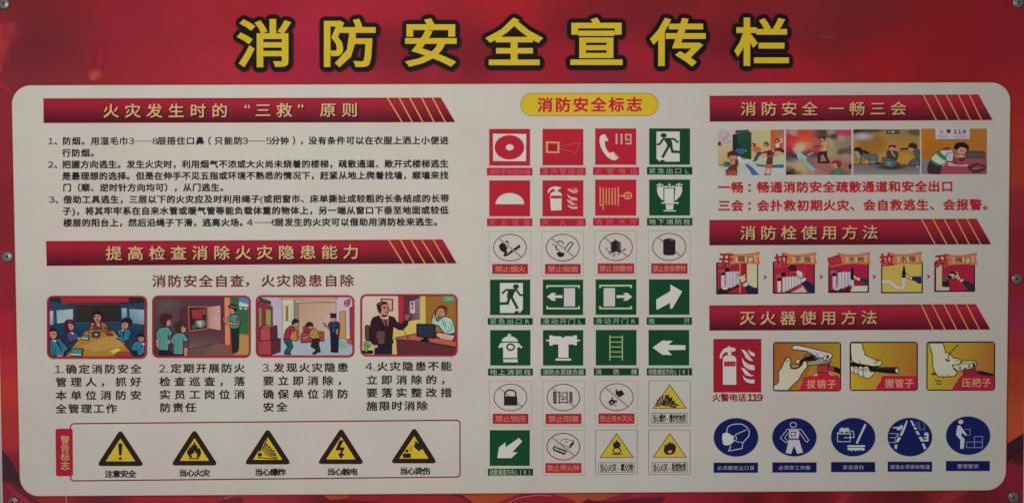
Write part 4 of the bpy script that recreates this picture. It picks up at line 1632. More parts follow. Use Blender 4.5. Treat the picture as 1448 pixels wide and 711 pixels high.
def s4(P, x0, y0, x1, y1):
    P.g0.g([(x0, y0), (x1, y0), (x1, y1), (x0, y1)], ('a48c3c', 'b09c48', 'a4944a', 'a89644'), 6, 6)
    P.base()
    a = P.a('white_hose')
    a.l('100 487 200 487 250 520 310 566 350 574 390 572 408 540 412 448', 62, '3c3834', sm=True)
    a.l('100 487 200 487 250 520 310 566 350 574 390 572 408 540 412 446', 54, 'a9a2a0', sm=True)
    a.done()
    a = P.a('hose_nozzle')
    a.p('398 266 428 266 428 300 440 360 436 430 384 432 386 350 400 300', '16100f')
    a.p('366 370 390 364 390 420 372 410', '8c8478', o='3c3838', ow=3)
    a.p('378 432 440 432 440 446 378 446', 'a8a098')
    a.done()
    a = P.a('hand_and_sleeve')
    a.p('526 412 660 410 664 510 620 516 580 482 528 468', '221f44')
    a.p('492 416 530 408 530 464 494 460', 'b4a8a4', o=LN, ow=3)
    a.p('430 390 446 370 496 412 494 444 450 430 430 420', 'b8a468', sm=False, o=LN, ow=4)
    a.done()


def s5(P, x0, y0, x1, y1):
    P.g0.p([(x0, y0), (x1, y0), (x1, y1), (x0, y1)], '8c1c30')
    P.base()
    a = P.a('wall_panel')
    a.g('104 250 184 250 184 612 104 612', ('a89868', 'a89a72', 'a0987c', 'a4987c'), 3, 3)
    a.p('184 560 288 560 288 612 184 612', '9c968c')
    a.p('188 480 290 470 290 560 240 566 186 550', '221c18')
    a.l('288 470 292 612', 5, '6a1c28')
    a.done()
    a = P.a('hose_valve')
    a.p('190 410 280 384 290 440 240 480 192 480', '5c3c3c', sm=True)
    a.e(330, 400, 62, 58, '1a1416')
    a.e(300, 384, 16, 16, '8c8c84')
    a.e(340, 396, 26, 22, '9c9c94')
    a.e(340, 436, 20, 10, '8c8c84')
    a.done()
    a = P.a('hand_and_sleeve')
    a.p('470 498 510 464 580 490 640 520 646 612 550 612 520 560', '20262e')
    a.p('430 470 470 440 504 460 468 496 444 492', 'b49a90', o=LN, ow=3)
    a.p('356 340 390 336 420 360 432 410 460 440 430 470 392 440 350 430 366 400 400 380 380 356', 'b08c54', sm=False, o=LN, ow=4)
    a.done()


step(0, 1006, (60, 212, 662, 668), '开', '箱门', 'hydrant step picture with tag 开箱门, leftmost of five', (240, 64), s1)
step(1, 1084, (78, 196, 682, 658), '拉', '手报', 'hydrant step picture with tag 手报 and a pressed alarm button', (260, 70), s2)
step(2, 1162, (80, 206, 664, 648), '', '水枪', 'hydrant step picture with tag 水枪 and folded white hose', (238, 70), s3)
step(3, 1236, (86, 206, 684, 654), '拉', '水带', 'hydrant step picture with yellow ground and a hose nozzle', (226, 66), s4)
step(4, 1312, (76, 206, 660, 634), '开', '阀门', 'hydrant step picture with hand on a valve, rightmost of five', (246, 78), s5)
for x_, y_ in ((1078.8, 391.6), (1158, 391.2), (1232.6, 391), (1309.2, 390.8)):
    a = Art('red_arrowhead', board, fresh())
    a.p([(x_, y_ - 3.8), (x_ + 5, y_), (x_, y_ + 3.8), (x_ + 1, y_)], '8c1c34')
    a.done()

# ------------------------------------------------------------------ extinguisher sign and three extinguisher pictures
LV = fresh()
a = Art('extinguisher_sign', board, LV, (1002, 472, S1), label='tall red sign with white extinguisher and flames reading 火警电话119')
a.r(42, 46, 523, 581, '841b26', 2)
o = a.done()


def extinguisher(a, F=1.0):
    pass


WH = 'b8b2ae'
a = Art('extinguisher_symbol', o, LV, (1002, 472, S1))
a.p('138 504 138 240 146 222 170 212 186 210 186 180 178 176 150 186 132 204 124 242 106 242 110 200 126 170 150 142 184 134 184 122 212 120 214 132 248 134 264 142 266 160 252 172 222 174 222 210 252 218 270 238 272 504', WH)
a.p('150 272 264 272 264 320 150 320', '8e1820')
a.row('灭火器', 182, 238, 296, 24, 26, 'a84a4c', .02)
a.done()
a = Art('flame_symbol', o, LV, (1002, 472, S1))
a.p('320 150 350 156 380 182 402 220 444 268 404 262 366 236 346 190', WH, sm=False)
a.p('392 146 414 172 456 190 456 222 420 212 398 182', WH)
a.p('330 232 350 268 390 298 454 312 454 360 400 354 350 318 332 272', WH)
a.p('318 334 350 340 384 372 410 400 452 414 404 420 360 404 340 368', WH)
a.p('336 410 360 438 400 452 454 452 454 490 420 492 372 476 346 446', WH)
a.done()
Art('x', o, LV, (0, 0, 1)).chars('heading_character', '火警电话', 1012.1, 1048.2, 561, 12.4, 11.6, '741a20', .026)
Art('x', o, LV, (0, 0, 1)).chars('heading_character', '119', 1059.2, 1072.8, 560.8, 14.5, 12.6, '741a20', .04)

S4 = 8.89


def extpic(x0, lab_, X, ground, word):
    P = Pic('extinguisher_picture', (x0, 476, S4), lab_)
    x0_, y0_, x1_, y1_ = X
    P.g0.p(P.g0.rr(x0_, y0_, x1_, y1_, 36), '14100f')
    P.g0.g([(x0_ + 15, y0_ + 15), (x1_ - 15, y0_ + 15), (x1_ - 15, y1_ - 15), (x0_ + 15, y1_ - 15)], ground)
    P.base()
    return P


P = extpic(1086, 'extinguisher picture reading 拔销子 with a hand pulling the pin', (54, 60, 908, 678), ('8a4c24', '8a7026', '947628', '8e5024'), '')
a = P.a('extinguisher_head')
a.p('610 350 760 322 770 370 760 400 740 440 880 486 892 520 892 664 380 664 452 500 540 480 612 440', '9c1c30')
a.p('612 346 760 344 742 370 748 420 730 446 612 440', '84303a', o=LN, ow=4)
a.p('752 360 820 370 850 378 892 396 892 460 830 430 770 420 738 400', '802c34', o=LN, ow=4)
a.p('820 372 892 396 892 462 816 430', '1c1412')
a.p('540 484 608 448 612 486', 'c09c84')
a.p('752 446 830 484 770 476', 'c09c84')
a.p('608 320 760 300 766 350 620 346', '8a3038', o=LN, ow=4)
a.p('480 330 500 300 560 290 640 260 780 230 778 300 740 322 620 344 490 350', '7e7e68', o=LN, ow=5)
a.done()
a = P.a('squeeze_handle')
a.p('288 130 310 106 350 100 420 112 760 194 794 210 792 250 770 270 740 290 716 304 690 270 640 252 610 270 590 260 560 220 480 180 300 156', 'aeaaa6', o=LN, ow=6)
a.l('310 146 480 172 640 200 770 224', 4, '5c5854')
a.e(602, 232, 15, 18, 'b0aca8', o=LN, ow=5)
a.e(704, 262, 24, 24, 'b0aca8', o=LN, ow=5)
a.p('722 230 754 224 750 270 730 260', '1c1814')
a.done()
a = P.a('safety_pin')
a.p('380 350 392 300 420 270 460 250 540 224 576 236 572 266 620 272 600 290 540 300 480 296 440 300 410 330 396 362', '181614')
a.p('440 240 470 214 520 212 540 226 480 250', '7c5044', o=LN, ow=4)
a.p('334 296 350 280 392 282 380 330 350 326', 'b0a898', o=LN, ow=4)
a.p('270 360 300 340 340 336 380 346 386 366 330 386 290 386', '8c6c54', o=LN, ow=4)
a.done()
a = P.a('pulling_hand')
a.p('60 604 96 590 124 560 122 430 160 380 210 270 230 246 256 248 276 270 276 310 262 350 280 390 330 398 380 380 420 340 436 296 470 300 484 340 476 380 440 420 400 480 376 530 300 600 240 664 62 664', 'a9a78e', o=LN, ow=6)
a.p('212 286 220 262 252 260 262 276 250 300 220 302', 'b8b49c', o=LN, ow=4)
a.l('404 468 420 500 424 540', 5, '5c2c24')
a.l('520 350 430 520', 5, '3c2c1c')
a.done()
a = P.a('picture_lettering')
a.row('拔销子', 530, 786, 586, 118, 118, 'cba27a', .014)
a.done()

P = extpic(1194, 'extinguisher picture reading 握管子 with a hand gripping the black hose', (54, 56, 910, 672), ('9a8422', '8a5e26', '8c5028', 'a08826'), '')
a = P.a('red_corner')
a.p('380 660 410 590 440 560 460 490 490 482 894 484 894 660', '981c34')
a.done()
a = P.a('gripping_hand')
a.p('68 72 210 72 222 130 244 200 262 230 350 270 400 288 440 286 458 304 458 330 436 356 380 364 300 370 240 372 160 340 84 300 66 250', 'a9a78e', o=LN, ow=6)
a.p('362 320 376 298 420 292 410 310 396 324', 'b8b49c', o=LN, ow=4)
a.l('180 278 180 310 200 334', 4, LN, sm=True)
a.l('226 226 262 228', 4, LN)
a.l('66 170 84 300', 5, LN)
a.done()
a = P.a('extinguisher_hose')
a.p('66 312 120 320 300 352 440 374 660 374 676 400 670 446 650 460 500 450 380 432 300 420 66 360', '14110f')
a.p('330 380 640 388 640 404 400 402', '262434')
a.e(646, 418, 18, 28, 'b0aca4')
a.done()
a = P.a('curled_finger')
for q_ in ('66 364 92 360 112 380 110 440 84 444 66 430', '104 372 130 360 156 374 162 450 140 466 112 450', '154 380 190 360 222 374 226 440 222 500 186 494 158 450', '216 380 250 362 290 372 310 430 370 430 340 480 300 512 262 518 226 494'):
    a.p(q_, 'a9a78e', o=LN, ow=5)
a.p('222 396 266 392 272 408 260 422 226 420', 'b8b49c', o=LN, ow=4)
a.l('162 398 196 394 200 410 170 412', 4, LN)
a.l('112 386 136 388 130 402', 4, LN)
a.done()
a = P.a('picture_lettering')
a.row('握管子', 552, 798, 575, 118, 118, 'cba27a', .014)
a.done()

P = extpic(1302, 'extinguisher picture reading 压把子 with a hand pressing the handle down', (56, 54, 918, 670), ('988c26', '8a5826', '8c4e28', '9c8826'), '')
a = P.a('extinguisher_head')
a.p('374 660 410 590 450 540 480 490 506 480 900 482 900 660', '8e1c30')
a.p('508 418 560 400 660 370 680 380 680 420 700 430 760 440 900 462 900 484 508 484', '7a1f2c')
a.p('690 420 760 424 900 462 900 486 790 480 700 462', '241618')
a.done()
a = P.a('squeeze_handle')
a.p('370 340 430 344 480 336 500 300 600 292 670 298 688 320 680 360 640 366 628 392 540 410 480 420 420 430 400 420', 'a9a78e', o=LN, ow=6)
a.p('500 300 600 294 672 300 660 326 500 334', '9c9a7e', o=LN, ow=4)
a.e(476, 384, 16, 18, 'b0ac94', o=LN, ow=5)
a.e(592, 364, 13, 16, 'b0ac94', o=LN, ow=5)
a.p('380 396 420 386 440 420 410 430', '2c2a20')
a.p('506 400 540 380 570 394 540 408', '4c4a3c')
a.p('634 330 664 330 668 366 640 370', '1c1814')
a.done()
a = P.a('pressing_hand')
a.p('84 72 262 72 300 190 340 204 400 262 450 268 490 286 492 310 470 336 430 346 380 350 400 400 436 430 434 460 410 488 350 494 290 496 250 500 200 486 160 440 136 360 130 220', 'a9a78e', o=LN, ow=6)
a.l('236 464 260 490 290 496', 4, LN)
a.l('310 458 340 486 372 494', 4, LN)
a.l('412 290 440 300 462 288', 4, LN)
a.l('270 188 310 192', 4, LN)
a.done()
a = P.a('down_arrow')
a.l('454 94 380 166 340 220 322 290', 11, '3a1414', sm=True)
a.l('292 268 318 302 352 280', 13, '3a1414')
a.done()
a = P.a('motion_marks')
a.l('162 532 190 548 244 546', 12, '241c14', sm=True)
a.l('182 572 206 586 242 578', 12, '241c14', sm=True)
a.p('120 464 140 446 170 460 150 474', '5c4c2c', o=LN, ow=5)
a.done()
a = P.a('picture_lettering')
a.row('压把子', 556, 806, 568, 122, 116, 'cba27a', .014)
a.done()

# ------------------------------------------------------------------ warning box, lower left
LV = fresh()
a = Art('warning_box_outline', board, LV, label='thin dark red rounded outline round the five warning triangles')
c1, c2, c3, c4 = (101.2, 597.8), (650.6, 592.8), (650.8, 672.8), (101.4, 678.4)


def quadrr(q, r, n=6):
    out = []
    for i in range(4):
        p, a_, b_ = Vector(q[i]), Vector(q[i - 1]), Vector(q[(i + 1) % 4])
        d1, d2 = (a_ - p).normalized(), (b_ - p).normalized()
        for k in range(n + 1):
            t = k / n
            s_, e_ = p + d1 * r, p + d2 * r
            out.append(tuple((1 - t) ** 2 * s_ + 2 * t * (1 - t) * p + t * t * e_))
    return out


a.l(quadrr([c1, c2, c3, c4], 6), 1.8, '6c2028', closed=True)
a.done()
a = Art('warning_tag', board, LV, label='small red upright tag reading 警告标志')
a.p(quadrr([(80.2, 605), (104.4, 604.6), (105, 671.4), (81, 671.8)], 3.4), '8e1e30')
a.row('警', 93.8, 93.8, 620.6, 13.2, 12.4, 'c8a468', .006)
a.row('告', 93.8, 93.8, 632.4, 13.2, 12.4, 'c8a468', .006)
a.row('标', 93.8, 93.8, 644.6, 13.2, 12.4, 'c8a468', .006)
a.row('志', 93.8, 93.8, 657, 13.2, 12.4, 'c8a468', .006)
a.done()
BK, YL = '231d1b', 'b29a26'
f1, f2 = (0, 534, 4), (362, 534, 4)


def warn(label, f, ap, bl, br, yb, cap, cc, cy, fn):
    lv = Level(LV.z)
    a = Art('warning_triangle', board, lv, f, label=label)
    out = [(ap[0], ap[1]), (br, yb), (bl, yb)]

    def tri(ins, r):
        # inset triangle with rounded corners
        c = Vector((sum(p[0] for p in out) / 3, sum(p[1] for p in out) / 3))
        q = [Vector(p) + (c - Vector(p)) * ins for p in out]
        pts_ = []
        for i in range(3):
            p, a_, b_ = q[i], q[i - 1], q[(i + 1) % 3]
            s_, e_ = p + (a_ - p).normalized() * r, p + (b_ - p).normalized() * r
            for k in range(6):
                t = k / 5
                pts_.append(tuple((1 - t) ** 2 * s_ + 2 * t * (1 - t) * p + t * t * e_))
        return pts_
    a.p(tri(-.075, 34), 'b4a478')
    a.p(tri(-.035, 30), BK)
    a.p(tri(.36, 4), YL)
    o = a.done()
    b = Art('warning_symbol', o, lv, f)
    fn(b, ap[0], yb)
    b.done()
    Art('x', o, lv).chars('caption_character', cap, cc[0], cc[1], cy, 11.6, 10.6, '1f1a1c', .034)


def w1(b, x, y):
    b.p([(x - 12, y - 118), (x - 8, y - 125), (x + 8, y - 125), (x + 12, y - 118), (x + 7, y - 58), (x - 7, y - 58)], BK)
    b.e(x, y - 40, 9.5, 8, BK, n=18)


def w2(b, x, y):
    b.p([(x - 26, y - 42), (x - 42, y - 66), (x - 40, y - 92), (x - 34, y - 82), (x - 30, y - 104), (x - 22, y - 96), (x - 14, y - 116), (x - 8, y - 110), (x - 2, y - 136), (x + 8, y - 112), (x + 18, y - 108),
         (x + 16, y - 96), (x + 32, y - 94), (x + 38, y - 70), (x + 34, y - 52), (x + 22, y - 42)], BK)
    b.p([(x - 12, y - 42), (x - 18, y - 58), (x - 8, y - 66), (x - 6, y - 58), (x + 2, y - 82), (x + 8, y - 62), (x + 16, y - 68), (x + 14, y - 50), (x + 6, y - 42)], YL)
    b.l([(x - 32, y - 36), (x + 30, y - 36)], 6, BK)


def w3(b, x, y):
    cx, cy = x - 46, y - 52
    for i, (dx, dy, wd) in enumerate(((100, 18, 7), (96, 4, 9), (92, -8, 9), (84, -22, 10), (72, -34, 10), (60, -46, 10), (48, -58, 10), (36, -66, 10), (24, -76, 9))):
        b.l([(cx + dx, cy + dy), (cx + dx * .28, cy + dy * .28 - 4)], wd, BK, taper=True)
    b.p([(cx - 10, cy + 4), (cx - 8, cy - 10), (cx + 8, cy - 12), (cx + 16, cy - 2), (cx + 10, cy + 8), (cx - 2, cy + 10)], BK)
    for dx, dy in ((14, -60), (28, -82), (40, -84), (10, -40), (34, -70), (22, -68), (2, -28)):
        b.p([(cx + dx - 6, cy + dy + 4), (cx + dx + 2, cy + dy - 7), (cx + dx + 6, cy + dy + 5)], BK)
    b.l([(cx - 2, cy - 18), (cx + 30, cy - 84)], 4, BK)
    b.l([(cx - 8, cy + 14), (cx + 100, cy + 24)], 5, BK)


def w4(b, x, y):
    b.p([(x - 10, y - 132), (x + 14, y - 132), (x - 6, y - 92), (x + 20, y - 92), (x + 4, y - 56), (x + 20, y - 56), (x - 4, y - 26), (x - 18, y - 58), (x - 8, y - 58), (x + 0, y - 76), (x - 34, y - 74)], BK)


def w5(b, x, y):
    b.p([(x - 64, y - 54), (x - 20, y - 54), (x - 20, y - 28), (x - 64, y - 28)], BK)
    b.e(x - 42, y - 68, 10, 8, BK, n=16)
    b.p([(x + 0, y - 88), (x - 2, y - 100), (x + 6, y - 112), (x + 2, y - 122), (x + 12, y - 124), (x + 18, y - 112), (x + 34, y - 114), (x + 48, y - 80), (x + 24, y - 66)], BK)
    for dx, dy in ((-12, -88), (-20, -82), (-14, -76), (-24, -72), (-20, -94), (-28, -84), (-18, -68)):
        b.e(x + dx, y + dy, 3, 2.6, BK, n=8)


warn('yellow warning triangle with exclamation mark captioned 注意安全', f1, (687, 290), 557, 819, 491, '注意安全', (155.6, 188.3), 668.4, w1)
warn('yellow warning triangle with flame captioned 当心火灾', f1, (1105, 288), 975, 1235, 488, '当心火灾', (260, 292.5), 667, w2)
warn('yellow warning triangle with bursting bomb captioned 当心爆炸', f2, (70, 283), -60, 200, 482, '当心爆炸', (367, 399.5), 665.8, w3)
warn('yellow warning triangle with lightning bolt captioned 当心触电', f2, (485, 280), 352, 612, 480, '当心触电', (468.8, 500.8), 665.3, w4)
warn('yellow warning triangle with pouring jug captioned 当心烫伤', f2, (897, 276), 765, 1023, 476, '当心烫伤', (571.3, 603.3), 664.3, w5)
# ------------------------------------------------------------------ the grid of 28 safety signs
SRED, SGRN, GW, PRED = '9c1e2d', '143c25', 'b2b2a6', '8a242a'
F1, F2, F3, F4, F5, F6, F7, F8 = (680, 170, 4.587), (830, 170, 4.587), (680, 320, 4.742), (830, 320, 4.742), (680, 460, 4.903), (830, 460, 4.903), (680, 535, 4.587), (830, 535, 4.587)
LV = fresh()


def tile(label, col, t, b, f, cap, capc, draw, ink_=None, cw=None):
    """coloured tile with its narrow caption bar; t, b = tile and bar in the photograph, f = frame of the drawing"""
    lv = Level(LV.z)
    fringe = 'c09a88' if col == SRED else '9aa488'
    edge = '6c1428' if col == SRED else '0e2c1c'
    a = Art('safety_sign', board, lv, label=label)
    a.r(t[0] - .9, t[1] - .9, t[2] + .9, t[3] + .9, fringe)
    a.r(t[0], t[1], t[2], t[3], edge)
    a.r(t[0] + .6, t[1] + .6, t[2] - .6, t[3] - .6, col)
    o = a.done()
    b_ = Art('sign_symbol', o, lv, f)
    draw(b_)
    b_.done()
    c = Art('caption_bar', o, lv)
    c.r(b[0] - .4, b[1] - 1.6, b[2] + .4, b[3] + .7, fringe)
    c.r(b[0], b[1], b[2], b[3], edge)
    c.r(b[0] + .5, b[1] + .5, b[2] - .5, b[3] - .5, col if col == SRED else '14341f')
    if isinstance(cap, str):
        n = len(cap)
        w_ = cw or min(10.6, (b[2] - b[0] - 4) / n * 1.0)
        m = (b[2] - b[0] - w_ * .95) / 2 - 2.5
        cx = (b[0] + b[2]) / 2
        c.row(cap, cx - m, cx + m, (b[1] + b[3]) / 2, w_, 8.6, capc, 0)
    c.done()


RC, GC_ = 'b4506a', '7ca488'
R1 = (183.1, 234.5, 237.8, 248.3)
C1, C2, C3, C4 = ((692, 749.3), (688.7, 752.7)), ((767.2, 824.4), (763.5, 827.8)), ((841.4, 899), (838.3, 903)), ((917.5, 975), (914.3, 978.2))


def tb(c, y0, y1, b0, b1):
    return (c[0][0], y0, c[0][1], y1), (c[1][0], b0, c[1][1], b1)


def d_button(b):
    b.p('78 90 294 92 292 268 80 266', GW)
    b.e(185, 178, 96, 79, SRED)
    b.e(187, 178, 25, 20, GW)


def d_alarm(b):
    b.p('420 140 510 142 508 216 421 214', 'c08c50')
    b.p('434 152 496 154 494 204 435 203', '8a1a30')
    b.l('512 170 638 148 614 214 512 186', 2.2, 'a8606c')


def d_phone(b):
    b.p('80 120 86 104 98 96 118 94 138 130 132 140 116 134 114 150 118 176 130 200 146 216 160 208 172 206 206 246 196 252 180 262 158 258 130 240 104 208 88 176 80 146', GW, sm=False)
    b.l('116 92 138 130', 4, SRED)
    b.l('170 206 200 250', 4, SRED)
    for x in (190, 222):
        b.p([(x - 6, 90), (x + 6, 90), (x + 6, 158), (x - 6, 158)], 'c0988c')
    b.l('280 130 250 130 250 96 282 96 282 154 246 154', 9, 'c0988c')


def d_run(b, m=1, ox=0, oy=0, s=1.0, gx0=448, gx1=598, gy0=76, gy1=270):
    T = lambda st: [(ox + m * x * s, oy + y * s) for x, y in pts(st)]
    b.p([(gx0, gy0), (gx1, gy0), (gx1, gy1), (gx0 + (20 if m > 0 else 0), gy1), (gx0, gy1 - (20 if m > 0 else 0))] if m > 0 else [(gx0, gy0), (gx1, gy0), (gx1, gy1 - 26), (gx1 - 18, gy1), (gx0, gy1)], GW)
    b.p(b.ell(*T('495 101')[0], 20 * s, 15 * s, 20), SGRN)
    b.l(T('450 160 468 158 492 124 560 124 590 148'), 13 * s, SGRN)
    b.p(T('488 118 540 122 548 142 554 170 540 182 520 176 512 150'), SGRN)
    b.l(T('528 168 510 200 486 244'), 17 * s, SGRN)
    b.l(T('540 166 552 206 600 208'), 17 * s, SGRN)
    b.p(b.ell(*T('487 266')[0], 16 * s, 7 * s, 12), SGRN)


def d_bell(b):
    P_ = [(94, 546)] + [(188 - 94 * math.cos(math.pi * i / 20), 546 - 74 * math.sin(math.pi * i / 20)) for i in range(1, 20)] + [(282, 546)]
    b.p(P_, GW, o='a05058', ow=3)


def d_ext(b):
    b.p('454 586 448 500 452 474 470 464 480 462 478 450 462 446 446 460 436 476 432 460 446 440 470 432 488 428 500 434 518 434 516 446 500 450 498 464 514 468 524 482 522 584', GW)
    b.p('452 490 522 490 522 508 452 508', '961a34')
    for q_ in ('556 442 580 448 606 460 628 456 626 470 598 474 574 462', '590 438 606 446 626 444 624 452 606 454', '556 478 580 496 624 506 624 522 590 520 566 500', '552 514 580 520 600 540 628 548 590 552 568 534', '560 548 590 562 626 560 624 576 590 576 568 564'):
        b.p(q_, 'c09c88')


def d_reel(b):
    for i in range(7):
        x = 84 + i * 19.5
        b.l([(x, 432 if i in (0, 6) else 440), (x, 556 if i in (0, 6) else 550)], 7.5, 'c09058')
    b.l('84 552 104 548 102 582', 6, 'c09058')
    b.l('204 490 240 492', 7, 'c09058')
    b.ring(262, 490, 25, 20, 8, 'c09058')
    b.l('262 472 262 510', 5, 'c09058')
    b.l('240 491 286 491', 5, 'c09058')


def d_under(b):
    for q_ in ('452 432 492 432 494 452 500 500 500 528 478 512 460 488 452 460', '572 430 614 430 614 462 604 488 586 510 564 526 564 500 570 452'):
        b.p(q_, GW)
    b.p('496 440 564 440 562 532 558 584 508 584 504 532 496 532', GW, o=SGRN, ow=6)
    b.p('500 442 560 442 558 530 502 530', GW)
    b.l('480 537 592 537', 9, GW)
    b.l('500 545 566 545', 4, SGRN)
    b.l('494 588 574 588', 7, GW)
    b.l('490 434 572 434', 9, GW)
    b.l('490 442 572 442', 3, SGRN)
    b.l('446 422 494 422', 6, GW)
    b.l('570 420 618 420', 6, GW)
    for x in (468, 532, 594):
        b.l([(x, 408), (x, 434)], 5, GW)
    for x in (510, 554):
        b.l([(x, 424), (x, 434)], 5, GW)
    b.l('458 414 480 414', 4, GW)
    b.l('584 412 606 412', 4, GW)
    b.l('522 420 542 420', 4, GW)


t_, b_ = tb(C1, *R1)
tile('red sign with large disc in a white square, reading 消防手动启动器', SRED, t_, b_, F1, '消防手动启动器', RC, d_button)
t_, b_ = tb(C2, 183, 233.9, 237.5, 247.8)
tile('red sign with yellow square and thin cone, reading 发声警报器', SRED, t_, b_, F1, '发声警报器', RC, d_alarm)
t_, b_ = tb(C3, 182.4, 233.2, 237.1, 247.6)
tile('red sign with white telephone receiver and 119', SRED, t_, b_, F2, '火警电话', RC, d_phone)
t_, b_ = tb(C4, 182.2, 233.2, 236.5, 247.2)
tile('green running man sign reading 紧急出口L', SGRN, t_, b_, F2, '紧急出口L', GC_, d_run)
t_, b_ = tb(C1, 255.5, 305.8, 309.1, 319.6)
tile('red sign with white half dome reading 灭火设备', SRED, t_, b_, F1, '灭火设备', RC, d_bell)
t_, b_ = tb(C2, 255.4, 305.8, 309.1, 319.6)
tile('red sign with white extinguisher and flames reading 灭火器', SRED, t_, b_, F1, '灭火器', RC, d_ext)
t_, b_ = tb(C3, 254.4, 304.7, 308.4, 318.9)
tile('red sign with yellow hose reel reading 消防水带', SRED, t_, b_, F2, '消防水带', RC, d_reel)
t_, b_ = tb(C4, 254.2, 304.7, 308.4, 318.9)
tile('green sign with white underground hydrant reading 地下消防栓', SGRN, t_, b_, F2, '地下消防栓', '98a890', d_under)


def d_run_r(b):
    d_run(b, -1, 727, 283, .98, 128, 281, 378, 578) if False else None
    b.p('128 378 281 378 281 552 262 578 128 578', GW)
    b.e(235, 402, 20, 16, SGRN)
    b.l('284 460 262 458 238 424 170 424 140 450', 13, SGRN)
    b.p('240 420 184 422 178 444 174 474 190 486 212 480 220 454', SGRN)
    b.l('204 470 222 504 246 550', 18, SGRN)
    b.l('192 468 180 514 126 516', 18, SGRN)
    b.e(240, 572, 16, 8, SGRN)


def d_slide(b, m):
    fx = (lambda x: x) if m > 0 else (lambda x: 732 + (-x) - 352 + 0)
    X = (lambda x: x) if m > 0 else (lambda x: 742 - x)
    for y in (0, 1):
        yy = 398 if y == 0 else 548
        d = 1 if y == 0 else -1
        b.l([(X(444), yy + 16 * d), (X(444), yy), (X(656), yy), (X(656), yy + 16 * d)], 11, '9cae90')
    b.p([(X(556), 412), (X(630), 412), (X(630), 534), (X(556), 534)], 'aaa8a4')
    b.p([(X(442), 470), (X(476), 444), (X(504), 446), (X(490), 460), (X(546), 460), (X(546), 478), (X(490), 478), (X(504), 496), (X(478), 496)], GW)


t_, b_ = tb(((693.1, 749.6), (689.9, 753.2)), 395.1, 444.8, 449.1, 458.5)
tile('green running man sign reading 紧急出口R', SGRN, t_, b_, F3, '紧急出口R', GC_, d_run_r)
t_, b_ = tb(((767.5, 824.2), (764.4, 827.6)), 395.1, 444.8, 449.1, 458.5)
tile('green sliding door sign with arrow pointing left', SGRN, t_, b_, F3, '滑动开门L', GC_, lambda b: d_slide(b, 1))


def d_slide_r(b):
    for y in (0, 1):
        yy = 396 if y == 0 else 548
        d = 1 if y == 0 else -1
        b.l([(86, yy + 16 * d), (86, yy), (294, yy), (294, yy + 16 * d)], 11, '9cae90')
    b.p('110 412 186 412 186 534 110 534', 'aaa8a4')
    b.p('302 470 268 444 240 446 254 460 196 460 196 478 254 478 240 496 266 496', GW)


def d_push(b):
    b.p('462 488 556 432 556 388 636 434 568 550 554 548 554 510 470 556 462 552', GW)


t_, b_ = tb(((842, 899.3), (838.9, 902.8)), 394.7, 444.4, 448.2, 458.5)
tile('green sliding door sign with arrow pointing right', SGRN, t_, b_, F4, '滑动开门R', GC_, d_slide_r)
t_, b_ = tb(((917.1, 974.2), (913.9, 977.7)), 394.7, 444.4, 448.2, 458.5)
tile('green sign with thick white arrow slanting up, reading 推开', SGRN, t_, b_, F4, '推 开'.replace(' ', '   '), GC_, d_push, cw=9.4)


def d_hyd(b):
    b.p('144 108 150 90 172 76 190 70 188 60 184 56 210 56 208 60 204 70 226 76 248 90 260 108', GW)
    b.p('154 116 252 116 252 222 154 222', GW)
    b.p('132 122 152 116 154 150 140 150 130 140', GW)
    b.p('254 116 268 124 274 140 262 150 252 148', GW)
    b.p('120 144 130 132 136 150 128 156', GW)
    b.p('288 146 276 134 270 150 282 156', GW)
    b.p('152 230 258 230 252 238 258 252 154 252 158 240', GW)
    b.ring(206, 147, 25, 21, 11, '2a3028')


def d_pump(b):
    b.p('498 72 550 72 568 84 586 72 642 72 642 128 606 128 606 220 536 220 536 128 498 128', 'b4b0ac')
    b.p('474 66 498 66 498 136 474 136', GW)
    b.p('642 66 664 66 664 134 642 134', GW)
    b.p('516 226 624 226 624 240 516 240', 'b4b4a0')
    b.p('448 100 456 94 462 100 474 92 474 110 462 104 456 108', GW)
    b.p('688 100 682 94 676 100 664 92 664 110 676 104 682 108', GW)


t_, b_ = tb(((693.3, 750), (690.2, 753.4)), 466.1, 515.9, 520.2, 530)
tile('green sign with white standing hydrant reading 地上消防栓', SGRN, t_, b_, F5, '地上消防栓', '98a890', d_hyd)
t_, b_ = tb(((767.7, 824.4), (764.6, 827.9)), 466.1, 515.9, 520.2, 530)
tile('green sign with white T-shaped pump adapter', SGRN, t_, b_, F5, '消防水泵接合器', '98a890', d_pump)


def d_ladder(b):
    b.l('157 64 157 240', 8, '8c9a60')
    b.l('243 66 243 240', 8, '8c9a60')
    for y in (78, 112, 146, 180, 213):
        b.l([(157, y), (243, y)], 6.5, '8c9a60')


def d_left(b):
    b.p('452 150 520 102 592 104 560 132 680 134 680 166 556 168 586 202 520 200', GW)


t_, b_ = tb(((842.2, 899.5), (839.2, 902.8)), 465.9, 515.7, 519.6, 529.8)
tile('green sign with yellow ladder reading 消防梯', SGRN, t_, b_, F6, '消防梯', '98a890', d_ladder, cw=9)
t_, b_ = tb(((916.5, 973.8), (914, 977.9)), 465.9, 515.7, 519.6, 529.8)
tile('green sign with white arrow pointing level to the left', SGRN, t_, b_, F6, '疏散通道方向L[R]', '98a890', d_left)


def d_dleft(b):
    b.p('106 510 118 440 160 408 160 440 246 380 268 402 204 472 238 472 198 510', GW)


t_, b_ = tb(((692.6, 749.1), (690, 753.7)), 606.9, 657.1, 661, 670.8)
tile('green sign with white arrow slanting down to the left', SGRN, t_, b_, F7, '疏散通道方向L[R]', '98a890', d_dleft)

LG = '7c7270'


